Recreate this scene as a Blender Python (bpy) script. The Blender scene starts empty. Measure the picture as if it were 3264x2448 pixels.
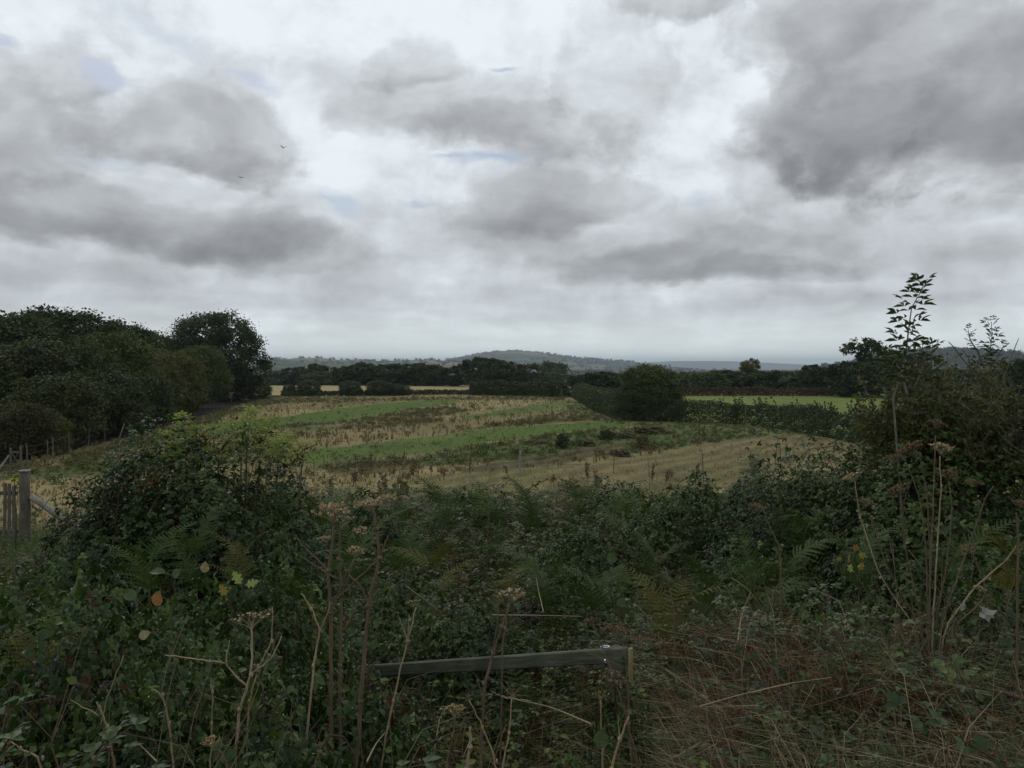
import bpy, math, random
import numpy as np

R = math.radians
rng = np.random.RandomState(7)
random.seed(7)
scn = bpy.context.scene
COL = scn.collection

# ------------------------------------------------------------------ camera
EYE = 5.2
FPX = 835.0
HORIZ = 368.0
cam_d = bpy.data.cameras.new('camera')
cam = bpy.data.objects.new('camera', cam_d)
COL.objects.link(cam)
cam.location = (0, 0, EYE)
cam_d.sensor_width = 36.0
cam_d.lens = 36.0 * FPX / 1024.0
cam.rotation_euler = (R(90) - math.atan((384 - HORIZ) / FPX), 0, 0)
cam_d.clip_start = 0.05
cam_d.clip_end = 60000
scn.camera = cam

scn.render.engine = 'CYCLES'
scn.cycles.max_bounces = 6
scn.cycles.diffuse_bounces = 3
scn.cycles.glossy_bounces = 2
scn.cycles.transmission_bounces = 4
scn.cycles.volume_bounces = 0
scn.cycles.caustics_reflective = False
scn.cycles.caustics_refractive = False
scn.view_settings.view_transform = 'Standard'
scn.view_settings.look = 'None'
scn.view_settings.gamma = 1.0
scn.view_settings.exposure = 0.15
scn.view_settings.use_curve_mapping = False

SUN_EL, SUN_AZ = 48.0, -25.0          # behind the cloud, ahead and a little to the left
K = 0.46293                            # full-view pixels of the photograph -> 1024 wide


def P(xd, yd, d):
    """world point seen at photo position (xd, yd) from the road, d metres out"""
    return np.array([(xd * K - 512) / FPX * d, d, EYE - (yd * K - HORIZ) / FPX * d])


# ------------------------------------------------------------------ node helper
class NT:
    def __init__(s, tree):
        s.t = tree
        s.t.nodes.clear()

    def n(s, typ, ins=None, **props):
        nd = s.t.nodes.new(typ)
        for k, v in props.items():
            setattr(nd, k, v)
        for k, v in (ins or {}).items():
            sock = nd.inputs[k]
            if isinstance(v, bpy.types.NodeSocket):
                s.t.links.new(v, sock)
            elif isinstance(v, bpy.types.Node):
                s.t.links.new(v.outputs[0], sock)
            else:
                sock.default_value = v
        return nd

    def math(s, op, a, b=None, c=None, clamp=False):
        ins = {0: a}
        if b is not None:
            ins[1] = b
        if c is not None:
            ins[2] = c
        return s.n('ShaderNodeMath', ins, operation=op, use_clamp=clamp).outputs[0]

    def vmath(s, op, a, b=None):
        ins = {0: a}
        if b is not None:
            ins[1] = b
        return s.n('ShaderNodeVectorMath', ins, operation=op).outputs[0]

    def mix(s, f, a, b, blend='MIX'):
        nd = s.t.nodes.new('ShaderNodeMix')
        nd.data_type = 'RGBA'
        nd.blend_type = blend
        for sock, v in ((nd.inputs[0], f), (nd.inputs[6], a), (nd.inputs[7], b)):
            if isinstance(v, bpy.types.NodeSocket):
                s.t.links.new(v, sock)
            elif isinstance(v, (tuple, list)):
                sock.default_value = (*v[:3], 1)
            else:
                sock.default_value = v
        return nd.outputs[2]

    def maprange(s, v, a, b, c, d, kind='LINEAR'):
        return s.n('ShaderNodeMapRange', {0: v, 1: a, 2: b, 3: c, 4: d}, interpolation_type=kind, clamp=True).outputs[0]

    def ramp(s, f, stops, interp='LINEAR'):
        nd = s.n('ShaderNodeValToRGB', {0: f})
        cr = nd.color_ramp
        cr.interpolation = interp
        while len(cr.elements) < len(stops):
            cr.elements.new(0.5)
        for e, (p, c) in zip(cr.elements, stops):
            e.position = p
            e.color = (*c, 1)
        return nd.outputs[0]

    def noise(s, vec, scale, detail=4, rough=0.55, dist=0.0):
        return s.n('ShaderNodeTexNoise', {'Vector': vec, 'Scale': scale, 'Detail': detail, 'Roughness': rough, 'Distortion': dist})


# ------------------------------------------------------------------ sky
world = bpy.data.worlds.new('World')
scn.world = world
world.use_nodes = True
w = NT(world.node_tree)
tc = w.n('ShaderNodeTexCoord')
D = tc.outputs['Generated']
sep = w.n('ShaderNodeSeparateXYZ', {0: D})
sx, sy, sz = sep.outputs
az = w.math('ARCTAN2', sx, sy)
el = w.math('ARCSINE', sz)
azel = w.n('ShaderNodeCombineXYZ', {0: az, 1: el, 2: 0.0}).outputs[0]
# the flat cloud deck: perspective of a layer overhead
zc = w.math('MAXIMUM', w.math('ADD', w.math('ABSOLUTE', sz), 0.09), 0.05)
deck = w.n('ShaderNodeCombineXYZ', {0: w.math('DIVIDE', sx, zc), 1: w.math('DIVIDE', sy, zc), 2: 0.0}).outputs[0]
stretch = w.n('ShaderNodeMapping', {'Vector': azel, 'Scale': (1.0, 1.7, 1.0)}).outputs[0]
wn1 = w.noise(stretch, 5.0, 3, 0.5)
warp1 = w.vmath('MULTIPLY', w.vmath('SUBTRACT', wn1.outputs['Color'], (0.5, 0.5, 0.5)), (0.16, 0.09, 0.0))
wn2 = w.noise(w.vmath('ADD', stretch, (3.1, 1.7, 0.4)), 17, 6, 0.55)
warp2 = w.vmath('MULTIPLY', w.vmath('SUBTRACT', wn2.outputs['Color'], (0.5, 0.5, 0.5)), (0.055, 0.038, 0.0))
wv = w.vmath('ADD', w.vmath('ADD', azel, warp1), warp2)


def dirc(xd, yd):
    return (math.atan((xd * K - 512) / FPX), math.atan((HORIZ - yd * K) / FPX))


ezv = w.vmath('ADD', w.n('ShaderNodeMapping', {'Vector': azel, 'Scale': (1.0, 1.25, 1.0)}).outputs[0], w.vmath('MULTIPLY', warp1, (.4, .4, 0)))
ez = w.maprange(w.noise(ezv, 9.0, 7, .60).outputs['Fac'], .25, .75, -.27, .27)
ez2 = w.n('ShaderNodeTexVoronoi', {'Vector': w.vmath('ADD', ezv, warp2), 'Scale': 15.0, 'Smoothness': .5}, feature='SMOOTH_F1').outputs['Distance']
ez = w.math('ADD', ez, w.maprange(ez2, .1, .7, .09, -.11))


def blob(x, y, rx, ry, rot=0.0, vec=None, body=False):
    a, e = dirc(x, y)
    mp = w.n('ShaderNodeMapping', {'Vector': vec or wv, 'Location': (a, e, 0), 'Rotation': (0, 0, R(rot)),
                                   'Scale': (rx * K / FPX, ry * K / FPX, 1)}, vector_type='TEXTURE').outputs[0]
    g = w.n('ShaderNodeTexGradient', {0: mp}, gradient_type='SPHERICAL').outputs['Fac']
    if body:
        near = w.math('MULTIPLY', g, 5.0, clamp=True)
        edge = w.maprange(w.math('MULTIPLY_ADD', ez, near, g), .09, .48, 0.0, 1.0, 'SMOOTHSTEP')
        deep = w.math('MULTIPLY_ADD', w.n('ShaderNodeSeparateXYZ', {0: mp}).outputs[1], -.42, .80)
        return w.math('MULTIPLY', edge, deep)
    return w.maprange(g, 0.0, 1.0, 0.0, 1.0, 'SMOOTHSTEP')


DARK = [  # thick cloud bodies: x, y, rx, ry, turn, weight
    (440, 315, 290, 150, -4, .60), (510, 375, 210, 75, -4, .36), (60, 330, 230, 210, 0, .44), (115, 210, 110, 100, 0, .30),
    (240, 515, 560, 85, -3, .52), (150, 545, 420, 45, -3, .26), (650, 555, 300, 75, 0, .34), (160, 612, 420, 42, 0, .22), (720, 655, 420, 42, 0, .16),
    (890, 110, 130, 110, 20, .40), (1000, 240, 300, 130, 0, .38), (1120, 290, 330, 85, 2, .46), (1320, 190, 170, 240, 0, .40),
    (1170, 440, 330, 100, 3, .50), (1100, 480, 260, 60, 0, .22), (1080, 545, 300, 70, 0, .26), (1500, 570, 420, 80, 4, .50), (1640, 600, 300, 42, 3, .34), (1350, 560, 260, 36, 6, .22),
    (1960, 200, 480, 330, -8, .62), (1980, 250, 300, 210, -8, .28), (1740, 60, 260, 190, 0, .36), (2160, 330, 250, 260, 0, .40),
    (1620, 390, 150, 120, 0, .44), (1800, 340, 240, 120, -10, .30), (2040, 400, 330, 100, 0, .30), (1480, 8, 230, 75, 5, .55),
    (1380, 680, 420, 40, 0, .28), (1780, 660, 420, 45, 0, .26), (1100, 625, 260, 40, 0, .14), (2120, 590, 300, 60, 0, .20), (1850, 500, 300, 60, 0, .22), (1500, 180, 200, 160, 0, .20), (1440, 330, 260, 70, 0, .18), (700, 170, 260, 70, -10, .14), (900, 560, 1500, 150, 0, .11), (1500, 420, 900, 200, 0, .08), (300, 430, 500, 120, 0, .10), (800, 480, 160, 50, 0, .12), (1250, 360, 300, 60, 0, .14),
    (700, 720, 700, 26, 0, .12), (1500, 725, 700, 22, 0, .12), (1000, 690, 300, 22, 0, .12)]
thick = w.noise(deck, 1.15, 6, 0.52).outputs['Fac']
thick = w.maprange(thick, 0.32, 0.72, -0.03, 0.21)
puff = w.n('ShaderNodeTexVoronoi', {'Vector': w.vmath('ADD', wv, (2.3, 5.1, 0)), 'Scale': 7.0, 'Smoothness': .35}, feature='SMOOTH_F1')
thick = w.math('ADD', thick, w.maprange(puff.outputs['Distance'], .15, .75, .09, -.13))
bsv = w.vmath('ADD', w.n('ShaderNodeMapping', {'Vector': azel, 'Scale': (1.0, 1.22, 1.0)}).outputs[0], w.vmath('MULTIPLY', warp1, (.6, .6, 0)))


def billow(scale, seed, amp, det=5, rgh=0.52, lit=0.0):
    """cloud billows, their tops a little brighter than their undersides"""
    v0 = w.vmath('ADD', bsv, (seed, seed * .7, 0))
    n0 = w.noise(v0, scale, det, rgh).outputs['Fac']
    out = w.maprange(n0, 0.28, 0.72, -amp, amp)
    if lit:
        n1_ = w.noise(w.vmath('ADD', v0, (-.1 / scale, .22 / scale, 0)), scale, det, rgh).outputs['Fac']
        out = w.math('MULTIPLY_ADD', w.math('SUBTRACT', n0, n1_), -lit, out)
    return out


for b_ in (billow(4.2, 1.3, .15, 4), billow(8.5, 7.0, .17, 6, .55, .95), billow(20, 3.0, .085, 7, .62, .5)):
    thick = w.math('ADD', thick, b_)
thick = w.math('ADD', thick, w.maprange(el, 0.05, 0.36, 0.17, -0.03, 'SMOOTHSTEP'))
for (x, y, rx, ry, rot, wt) in DARK:
    thick = w.math('MULTIPLY_ADD', blob(x, y, rx, ry, rot, None, wt > .29), wt * (.80 if wt > .29 else .9), thick)
# beyond the frame the same broken deck goes on: large bodies from the deck noise
big = w.noise(w.vmath('ADD', deck, (4.3, 9.1, 0)), 0.55, 5, 0.5).outputs['Fac']
outside = w.maprange(w.math('ABSOLUTE', az), 0.55, 0.80, 0.0, 1.0, 'SMOOTHSTEP')
outside = w.math('MAXIMUM', outside, w.maprange(el, 0.42, 0.62, 0.0, 1.0, 'SMOOTHSTEP'))
thick = w.math('MULTIPLY_ADD', w.math('MULTIPLY', w.maprange(big, 0.40, 0.66, 0.0, 1.0, 'SMOOTHSTEP'), outside), 0.75, thick)
thick = w.math('DIVIDE', w.math('ADD', thick, .055), 1.28)
cloud = w.ramp(thick, [(0.0, (0.782, 0.834, 0.873)), (0.10, (0.703, 0.759, 0.799)), (0.17, (0.629, 0.675, 0.712)), (0.25, (0.569, 0.603, 0.634)), (0.42, (0.457, 0.479, 0.504)), (0.66, (0.332, 0.346, 0.367)), (1.0, (0.198, 0.207, 0.218))])
# thin bright veil low over the land
low = w.maprange(el, 0.0, 0.085, 1.0, 0.0, 'SMOOTHSTEP')
cloud = w.mix(w.math('MULTIPLY', low, 0.75), cloud, (.97, 1.05, 1.01))
HOLES = [(735, 452, 75, 40, -25, 1.0), (700, 440, 60, 16, 0, .8), (215, 222, 60, 30, -20, 1.0), (1060, 348, 150, 20, 5, .75), (985, 350, 90, 14, 0, .7), (905, 440, 60, 15, 0, .85),
         (1500, 445, 40, 30, 0, .35), (12, 186, 40, 12, 0, .9), (560, 205, 110, 22, -12, .65), (350, 120, 190, 45, -22, .42), (200, 60, 150, 40, -25, .25), (240, 400, 100, 20, 0, .5), (1080, 148, 60, 10, 0, .6)]
hole = None
wh = w.vmath('ADD', w.vmath('ADD', azel, w.vmath('MULTIPLY', warp1, (.35, .35, 0))), warp2)
for (x, y, rx, ry, rot, wt) in HOLES:
    b = w.math('MULTIPLY', blob(x, y, rx, ry, rot, wh), wt)
    hole = b if hole is None else w.math('MAXIMUM', hole, b)
hole_out = w.math('MULTIPLY', w.maprange(big, 0.30, 0.36, 1.0, 0.0), outside)
hole = w.math('MAXIMUM', hole, w.math('MULTIPLY', hole_out, 0.6), clamp=True)
hole = w.math('MULTIPLY', w.maprange(hole, 0.05, 0.75, 0.0, 1.0), 0.92)
sky = w.n('ShaderNodeTexSky', sky_type='NISHITA', sun_disc=False, sun_elevation=R(SUN_EL), sun_rotation=R(SUN_AZ), air_density=1.0, dust_density=1.6, ozone_density=1.0)
bg_sky = w.n('ShaderNodeBackground', {0: sky.outputs[0], 1: 0.072})
bg_cloud = w.n('ShaderNodeBackground', {0: cloud, 1: 1.0})
mx = w.n('ShaderNodeMixShader', {0: hole, 1: bg_cloud.outputs[0], 2: bg_sky.outputs[0]})
w.n('ShaderNodeOutputWorld', {0: mx.outputs[0]})

sun_d = bpy.data.lights.new('sun', 'SUN')
sun = bpy.data.objects.new('sun', sun_d)
COL.objects.link(sun)
sun_d.energy = 0.5
sun_d.angle = R(30)
sun_d.color = (1.0, 0.95, 0.88)
a, e = R(SUN_AZ), R(SUN_EL)
from mathutils import Vector, Matrix, Euler
sun.rotation_euler = Vector((math.sin(a) * math.cos(e), math.cos(a) * math.cos(e), math.sin(e))).to_track_quat('Z', 'Y').to_euler()


# ------------------------------------------------------------------ mesh helpers
def smooth01(t):
    t = np.clip(t, 0, 1)
    return t * t * (3 - 2 * t)


_NG = np.random.RandomState(3).rand(64, 64)


def vnoise(x, y):
    """tileable 2D value noise in 0..1"""
    x = np.asarray(x, float)
    y = np.asarray(y, float)
    xi = np.floor(x).astype(int)
    yi = np.floor(y).astype(int)
    fx = x - xi
    fy = y - yi
    fx = fx * fx * (3 - 2 * fx)
    fy = fy * fy * (3 - 2 * fy)
    g = lambda i, j: _NG[i % 64, j % 64]
    return (g(xi, yi) * (1 - fx) + g(xi + 1, yi) * fx) * (1 - fy) + (g(xi, yi + 1) * (1 - fx) + g(xi + 1, yi + 1) * fx) * fy


def fbm(x, y, o=4):
    s, a_, n = 0, 1.0, 0
    for i in range(o):
        s = s + a_ * vnoise(x * 2 ** i + 17 * i, y * 2 ** i + 31 * i)
        n += a_
        a_ *= 0.5
    return s / n


class MB:
    def __init__(s):
        s.V, s.F, s.M, s.T, s.n = [], [], [], [], 0

    def add(s, v, f, mat=0, tint=None):
        v = np.asarray(v, float).reshape(-1, 3)
        f = np.asarray(f, int).reshape(-1, 3)
        s.V.append(v)
        s.F.append(f + s.n)
        s.M.append(np.full(len(f), mat, int))
        if tint is None:
            tint = np.full(len(f), 0.5)
        s.T.append(np.broadcast_to(np.asarray(tint, float), (len(f),)))
        s.n += len(v)

    def leaves(s, tmpl, pos, axis, nrm, size, mat=0, tint=None):
        """copies of a leaf template: axis = leaf length, nrm = leaf face"""
        tv, tf = tmpl
        pos = np.asarray(pos, float)
        n = len(pos)
        if n == 0:
            return
        ax = axis / (np.linalg.norm(axis, axis=1, keepdims=True) + 1e-9)
        sd = np.cross(ax, nrm)
        sd /= (np.linalg.norm(sd, axis=1, keepdims=True) + 1e-9)
        up = np.cross(sd, ax)
        size = np.broadcast_to(np.asarray(size, float), (n,))[:, None, None]
        v = pos[:, None, :] + size * (tv[None, :, 0:1] * sd[:, None, :] + tv[None, :, 1:2] * ax[:, None, :] + tv[None, :, 2:3] * up[:, None, :])
        k = len(tv)
        f = tf[None, :, :] + (np.arange(n) * k)[:, None, None]
        if tint is None:
            tint = rng.rand(n)
        s.add(v.reshape(-1, 3), f.reshape(-1, 3), mat, np.repeat(tint, len(tf)))

    def tube(s, pts, rad, k=5, mat=0, tint=0.5, cap=True):
        p = np.asarray(pts, float)
        n = len(p)
        rad = np.broadcast_to(np.asarray(rad, float), (n,))
        t = np.gradient(p, axis=0)
        t /= np.linalg.norm(t, axis=1, keepdims=True) + 1e-9
        ref = np.array([0, 0, 1.0]) if abs(t[:, 2]).mean() < 0.8 else np.array([1.0, 0, 0])
        u = np.cross(t, ref)
        u /= np.linalg.norm(u, axis=1, keepdims=True) + 1e-9
        v = np.cross(t, u)
        an = np.arange(k) * 2 * math.pi / k
        ring = p[:, None, :] + rad[:, None, None] * (np.cos(an)[None, :, None] * u[:, None, :] + np.sin(an)[None, :, None] * v[:, None, :])
        verts = ring.reshape(-1, 3)
        f = []
        for i in range(n - 1):
            for j in range(k):
                a_, b_ = i * k + j, i * k + (j + 1) % k
                f += [(a_, b_, b_ + k), (a_, b_ + k, a_ + k)]
        if cap:
            for j in range(1, k - 1):
                f.append((0, j + 1, j))
                o = (n - 1) * k
                f.append((o, o + j, o + j + 1))
        s.add(verts, f, mat, tint)

    def box(s, c, size, rot=None, mat=0, tint=0.5, bev=0.0):
        h = np.asarray(size, float) / 2
        b = min(bev, h.min() * 0.45)
        if b <= 0:
            v = np.array([[x, y, z] for x in (-1, 1) for y in (-1, 1) for z in (-1, 1)], float) * h
            f = [(0, 1, 3), (0, 3, 2), (4, 6, 7), (4, 7, 5), (0, 4, 5), (0, 5, 1), (2, 3, 7), (2, 7, 6), (0, 2, 6), (0, 6, 4), (1, 5, 7), (1, 7, 3)]
        else:
            import bmesh
            bm = bmesh.new()
            bmesh.ops.create_cube(bm, size=2)
            for q in bm.verts:
                q.co = (q.co.x * h[0], q.co.y * h[1], q.co.z * h[2])
            bmesh.ops.bevel(bm, geom=bm.edges[:], offset=b, segments=1, affect='EDGES')
            bmesh.ops.triangulate(bm, faces=bm.faces[:])
            v = np.array([q.co[:] for q in bm.verts])
            bm.verts.index_update()
            f = [[q.index for q in fc.verts] for fc in bm.faces]
            bm.free()
        if rot is not None:
            v = v @ np.array(Euler(rot).to_matrix()).T
        s.add(v + np.asarray(c, float), f, mat, tint)

    def arrays(s):
        return np.concatenate(s.V), np.concatenate(s.F), np.concatenate(s.M), np.concatenate(s.T)

    def mesh(s, name, mats, smooth=False):
        V, F, M, T = s.arrays()
        me = bpy.data.meshes.new(name)
        me.vertices.add(len(V))
        me.vertices.foreach_set('co', V.astype(np.float32).ravel())
        me.loops.add(len(F) * 3)
        me.loops.foreach_set('vertex_index', F.astype(np.int32).ravel())
        me.polygons.add(len(F))
        me.polygons.foreach_set('loop_start', np.arange(0, len(F) * 3, 3, dtype=np.int32))
        for m in (mats if isinstance(mats, (list, tuple)) else [mats]):
            me.materials.append(m)
        me.polygons.foreach_set('material_index', M.astype(np.int32))
        me.polygons.foreach_set('use_smooth', np.full(len(F), bool(smooth)))
        at = me.attributes.new('tint', 'FLOAT', 'FACE')
        at.data.foreach_set('value', T.astype(np.float32))
        me.update(calc_edges=True)
        me.validate()
        return me

    def obj(s, name, mats, parent=None, smooth=False):
        return link(name, s.mesh(name, mats, smooth), parent)


def link(name, me, parent=None):
    o = bpy.data.objects.new(name, me)
    COL.objects.link(o)
    if parent is not None:
        o.parent = parent
    return o


def tag(o, label, cat=None, group=None, kind=None):
    o['label'] = label
    if cat:
        o['category'] = cat
    if group:
        o['group'] = group
    if kind:
        o['kind'] = kind
    return o


def thing(name, loc, label, cat, group=None, rz=0.0):
    o = bpy.data.objects.new(name, None)
    COL.objects.link(o)
    o.location = tuple(float(q) for q in loc)
    o.rotation_euler = (0, 0, rz)
    o.empty_display_size = 0.2
    return tag(o, label, cat, group)


# leaf templates (x side, y length, z face), length 1
def _leaf(width=0.5, fold=0.12, curl=0.1):
    wd = width / 2
    v = np.array([(0, 0, 0), (-wd * .8, .3, fold), (-wd, .58, fold * .8), (0, 1, -curl), (wd, .58, fold * .8), (wd * .8, .3, fold), (0, .5, 0)])
    f = np.array([(0, 6, 1), (1, 6, 2), (2, 6, 3), (3, 6, 4), (4, 6, 5), (5, 6, 0)])
    return v, f


LEAF6 = _leaf(0.62)
LEAF6N = _leaf(0.36)
LEAF2 = (np.array([(0, 0, 0), (-.32, .5, .10), (0, 1, -.05), (.32, .5, .10)]), np.array([(0, 2, 1), (0, 3, 2)]))
LEAF2W = (np.array([(0, 0, 0), (-.5, .5, .12), (0, 1, -.1), (.5, .45, .12)]), np.array([(0, 2, 1), (0, 3, 2)]))


def tri_leaf():
    """three leaflets of a bramble leaf"""
    vs, fs, n = [], [], 0
    for ang, l in ((0, 1.0), (68, .82), (-68, .82)):
        v, f = LEAF6
        c, s_ = math.cos(R(ang)), math.sin(R(ang))
        v2 = v * l
        v2 = np.stack([v2[:, 0] * c - v2[:, 1] * s_, v2[:, 0] * s_ + v2[:, 1] * c, v2[:, 2] - 0.12 * abs(ang) / 68 * v2[:, 1]], 1)
        v2[:, 1] += 0.08
        vs.append(v2)
        fs.append(f + n)
        n += len(v)
    return np.concatenate(vs), np.concatenate(fs)


TRI = tri_leaf()


def rand_unit(n):
    v = rng.normal(size=(n, 3))
    return v / np.linalg.norm(v, axis=1, keepdims=True)


# ------------------------------------------------------------------ materials
def leaf_mat(name, dark, mid, light, rough=0.5, trans=0.25, spec=0.4, vary=0.5, old=None):
    m = bpy.data.materials.new(name)
    m.use_nodes = True
    t = NT(m.node_tree)
    at = t.n('ShaderNodeAttribute', attribute_name='tint', attribute_type='GEOMETRY')
    oi = t.n('ShaderNodeObjectInfo')
    f = t.math('ADD', t.math('MULTIPLY', at.outputs['Fac'], 1 - vary * .6), t.math('MULTIPLY', oi.outputs['Random'], vary * .6), clamp=True)
    if old:
        c = t.ramp(f, [(0.0, old[0]), (.10, old[0]), (.14, dark), (.5, mid), (.86, light), (.92, old[1]), (1.0, old[1])])
    else:
        c = t.ramp(f, [(0.0, dark), (0.5, mid), (1.0, light)])
    p = t.n('ShaderNodeBsdfPrincipled', {'Base Color': c, 'Roughness': rough, 'Specular IOR Level': spec})
    if trans > 0:
        tr = t.n('ShaderNodeBsdfTranslucent', {0: t.mix(0.5, c, (mid[0] * 1.2, mid[1] * 1.3, mid[2] * .6))})
        mx_ = t.n('ShaderNodeMixShader', {0: trans, 1: p.outputs[0], 2: tr.outputs[0]})
        t.n('ShaderNodeOutputMaterial', {0: mx_.outputs[0]})
    else:
        t.n('ShaderNodeOutputMaterial', {0: p.outputs[0]})
    return m


def wood_mat(name, dark, light, scale=(6, 6, 1), nscale=6, rough=0.85, moss=None):
    m = bpy.data.materials.new(name)
    m.use_nodes = True
    t = NT(m.node_tree)
    co = t.n('ShaderNodeTexCoord').outputs['Object']
    mp = t.n('ShaderNodeMapping', {'Vector': co, 'Scale': scale}).outputs[0]
    n1 = t.noise(mp, nscale, 8, 0.65)
    n2 = t.noise(co, 3.5, 4, 0.6)
    c = t.mix(t.maprange(n1.outputs['Fac'], .3, .7, 0, 1), dark, light)
    c = t.mix(t.maprange(n2.outputs['Fac'], .45, .7, 0, .6), c, tuple(q * .45 for q in dark))
    if moss:
        n3 = t.noise(t.vmath('ADD', co, (4, 7, 2)), 9, 6, 0.7)
        c = t.mix(t.maprange(n3.outputs['Fac'], .52, .62, 0, .75), c, moss)
    bp = t.n('ShaderNodeBump', {'Strength': 0.6, 'Distance': 0.01, 'Height': n1.outputs['Fac']})
    p = t.n('ShaderNodeBsdfPrincipled', {'Base Color': c, 'Roughness': rough, 'Normal': bp.outputs[0], 'Specular IOR Level': .25})
    t.n('ShaderNodeOutputMaterial', {0: p.outputs[0]})
    return m


def plain_mat(name, c, rough=0.6, metal=0.0):
    m = bpy.data.materials.new(name)
    m.use_nodes = True
    t = NT(m.node_tree)
    co = t.n('ShaderNodeTexCoord').outputs['Object']
    n = t.noise(co, 30, 5, 0.6)
    cc = t.mix(t.maprange(n.outputs['Fac'], .3, .7, 0, 1), tuple(q * .72 for q in c), c)
    p = t.n('ShaderNodeBsdfPrincipled', {'Base Color': cc, 'Roughness': rough, 'Metallic': metal})
    t.n('ShaderNodeOutputMaterial', {0: p.outputs[0]})
    return m


M = {}
M['wood_leaf'] = leaf_mat('wood_leaf', (0.0242, 0.0374, 0.0097), (0.0395, 0.0567, 0.0131), (0.0647, 0.0792, 0.0171), .6, .2, .3)
M['oak_leaf'] = leaf_mat('oak_leaf', (0.0242, 0.0387, 0.0096), (0.0369, 0.0568, 0.0144), (0.0584, 0.0795, 0.0174), .55, .25, .3)
M['olive_leaf'] = leaf_mat('olive_leaf', (0.0614, 0.0693, 0.0164), (0.0951, 0.0978, 0.021), (0.1339, 0.1233, 0.0281), .6, .25, .3)
M['rust_leaf'] = leaf_mat('rust_leaf', (.036, .042, .014), (.056, .058, .018), (.085, .070, .024), .6, .25, .3)
M['light_tree_leaf'] = leaf_mat('light_tree_leaf', (0.058, 0.0844, 0.0209), (0.0676, 0.0941, 0.02), (0.0998, 0.1262, 0.027), .6, .25, .3)
M['far_leaf'] = leaf_mat('far_leaf', (0.0285, 0.0457, 0.0142), (0.0443, 0.0657, 0.02), (0.0696, 0.091, 0.0253), .7, .15, .2)
M['scrub_leaf'] = leaf_mat('scrub_leaf', (0.0519, 0.0777, 0.029), (0.0757, 0.1071, 0.0356), (0.113, 0.1416, 0.0444), .7, .15, .2)
M['hedge_leaf'] = leaf_mat('hedge_leaf', (.030, .047, .016), (.050, .070, .022), (.084, .104, .032), .6, .2, .3)
M['brown_hedge_leaf'] = leaf_mat('brown_hedge_leaf', (.060, .038, .022), (.085, .056, .030), (.075, .075, .030), .7, .1, .2)
M['bramble_leaf'] = leaf_mat('bramble_leaf', (.011, .026, .006), (.034, .070, .014), (.125, .175, .046), .42, .22, .34, .5, ((.055, .024, .012), (.125, .115, .024)))
M['nettle_leaf'] = leaf_mat('nettle_leaf', (.022, .042, .008), (.054, .094, .017), (.145, .19, .042), .55, .25, .2, .5, ((.060, .040, .016), (.12, .125, .026)))
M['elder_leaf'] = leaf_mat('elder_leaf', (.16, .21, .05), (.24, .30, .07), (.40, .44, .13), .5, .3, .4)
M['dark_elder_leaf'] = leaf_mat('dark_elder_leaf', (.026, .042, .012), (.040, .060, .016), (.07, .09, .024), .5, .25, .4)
M['thorn_leaf'] = leaf_mat('thorn_leaf', (.055, .066, .018), (.105, .115, .030), (.21, .20, .055), .5, .25, .4)
M['bracken'] = leaf_mat('bracken', (.018, .036, .008), (.042, .076, .016), (.11, .15, .038), .6, .25, .18)
M['bracken_yellow'] = leaf_mat('bracken_yellow', (0.0573, 0.0629, 0.0103), (0.0968, 0.094, 0.0166), (0.1576, 0.1299, 0.0248), .6, .25, .18)
M['bracken_dead'] = leaf_mat('bracken_dead', (.036, .017, .007), (.075, .036, .014), (.175, .096, .038), .7, .2, .15)
M['green_grass'] = leaf_mat('green_grass', (.050, .088, .020), (.082, .130, .030), (.13, .17, .046), .5, .3, .3)
M['seed_dark'] = leaf_mat('seed_dark', (.085, .052, .030), (.165, .105, .060), (.34, .25, .155), .7, .15, .2)
M['dry_blade'] = leaf_mat('dry_blade', (.065, .047, .022), (.140, .105, .052), (.44, .36, .20), .6, .2, .3)
M['straw_grass'] = leaf_mat('straw_grass', (.19, .145, .07), (.31, .245, .125), (.45, .37, .20), .6, .25, .3)
M['brown_grass'] = leaf_mat('brown_grass', (.145, .118, .060), (.23, .188, .095), (.33, .27, .145), .7, .2, .2)
M['rough_weed'] = leaf_mat('rough_weed', (.085, .086, .036), (.130, .125, .052), (.18, .165, .072), .7, .2, .2)
M['dock_brown'] = leaf_mat('dock_brown', (.085, .060, .036), (.130, .092, .056), (.18, .13, .08), .8, .1, .2)
M['seed'] = leaf_mat('seed', (.22, .135, .07), (.40, .28, .16), (.66, .54, .38), .7, .15, .2)
M['dry_stem'] = wood_mat('dry_stem', (.22, .155, .09), (.50, .40, .255), (30, 30, 3), 5)
M['brown_stem'] = wood_mat('brown_stem', (.085, .060, .040), (.225, .165, .105), (30, 30, 3), 5)
M['cane'] = wood_mat('cane', (.06, .040, .026), (.12, .07, .05), (20, 20, 5), 5)
M['twig'] = wood_mat('twig', (.10, .088, .062), (.25, .225, .17), (20, 20, 4), 5)
M['bark'] = wood_mat('bark', (.05, .042, .032), (.12, .10, .075), (4, 4, .8), 5)
M['grey_wood'] = wood_mat('grey_wood', (.085, .076, .058), (.20, .18, .145), (14, 14, 1.2), 4, .9, (.10, .105, .06))
M['pale_wood'] = wood_mat('pale_wood', (.17, .155, .13), (.40, .375, .33), (10, 10, 1.5), 4, .85)
M['rail_wood'] = wood_mat('rail_wood', (.055, .058, .040), (.165, .165, .125), (1.2, 14, 14), 4, .85, (.075, .10, .045))
M['cut_wood'] = wood_mat('cut_wood', (.24, .205, .095), (.34, .29, .145), (9, 9, 1), 4, .8)
M['steel'] = plain_mat('steel', (.62, .64, .66), .35, .8)
M['wire'] = plain_mat('wire', (.22, .22, .22), .5, .6)
M['bird'] = plain_mat('bird', (.02, .02, .022), .7)
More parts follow.
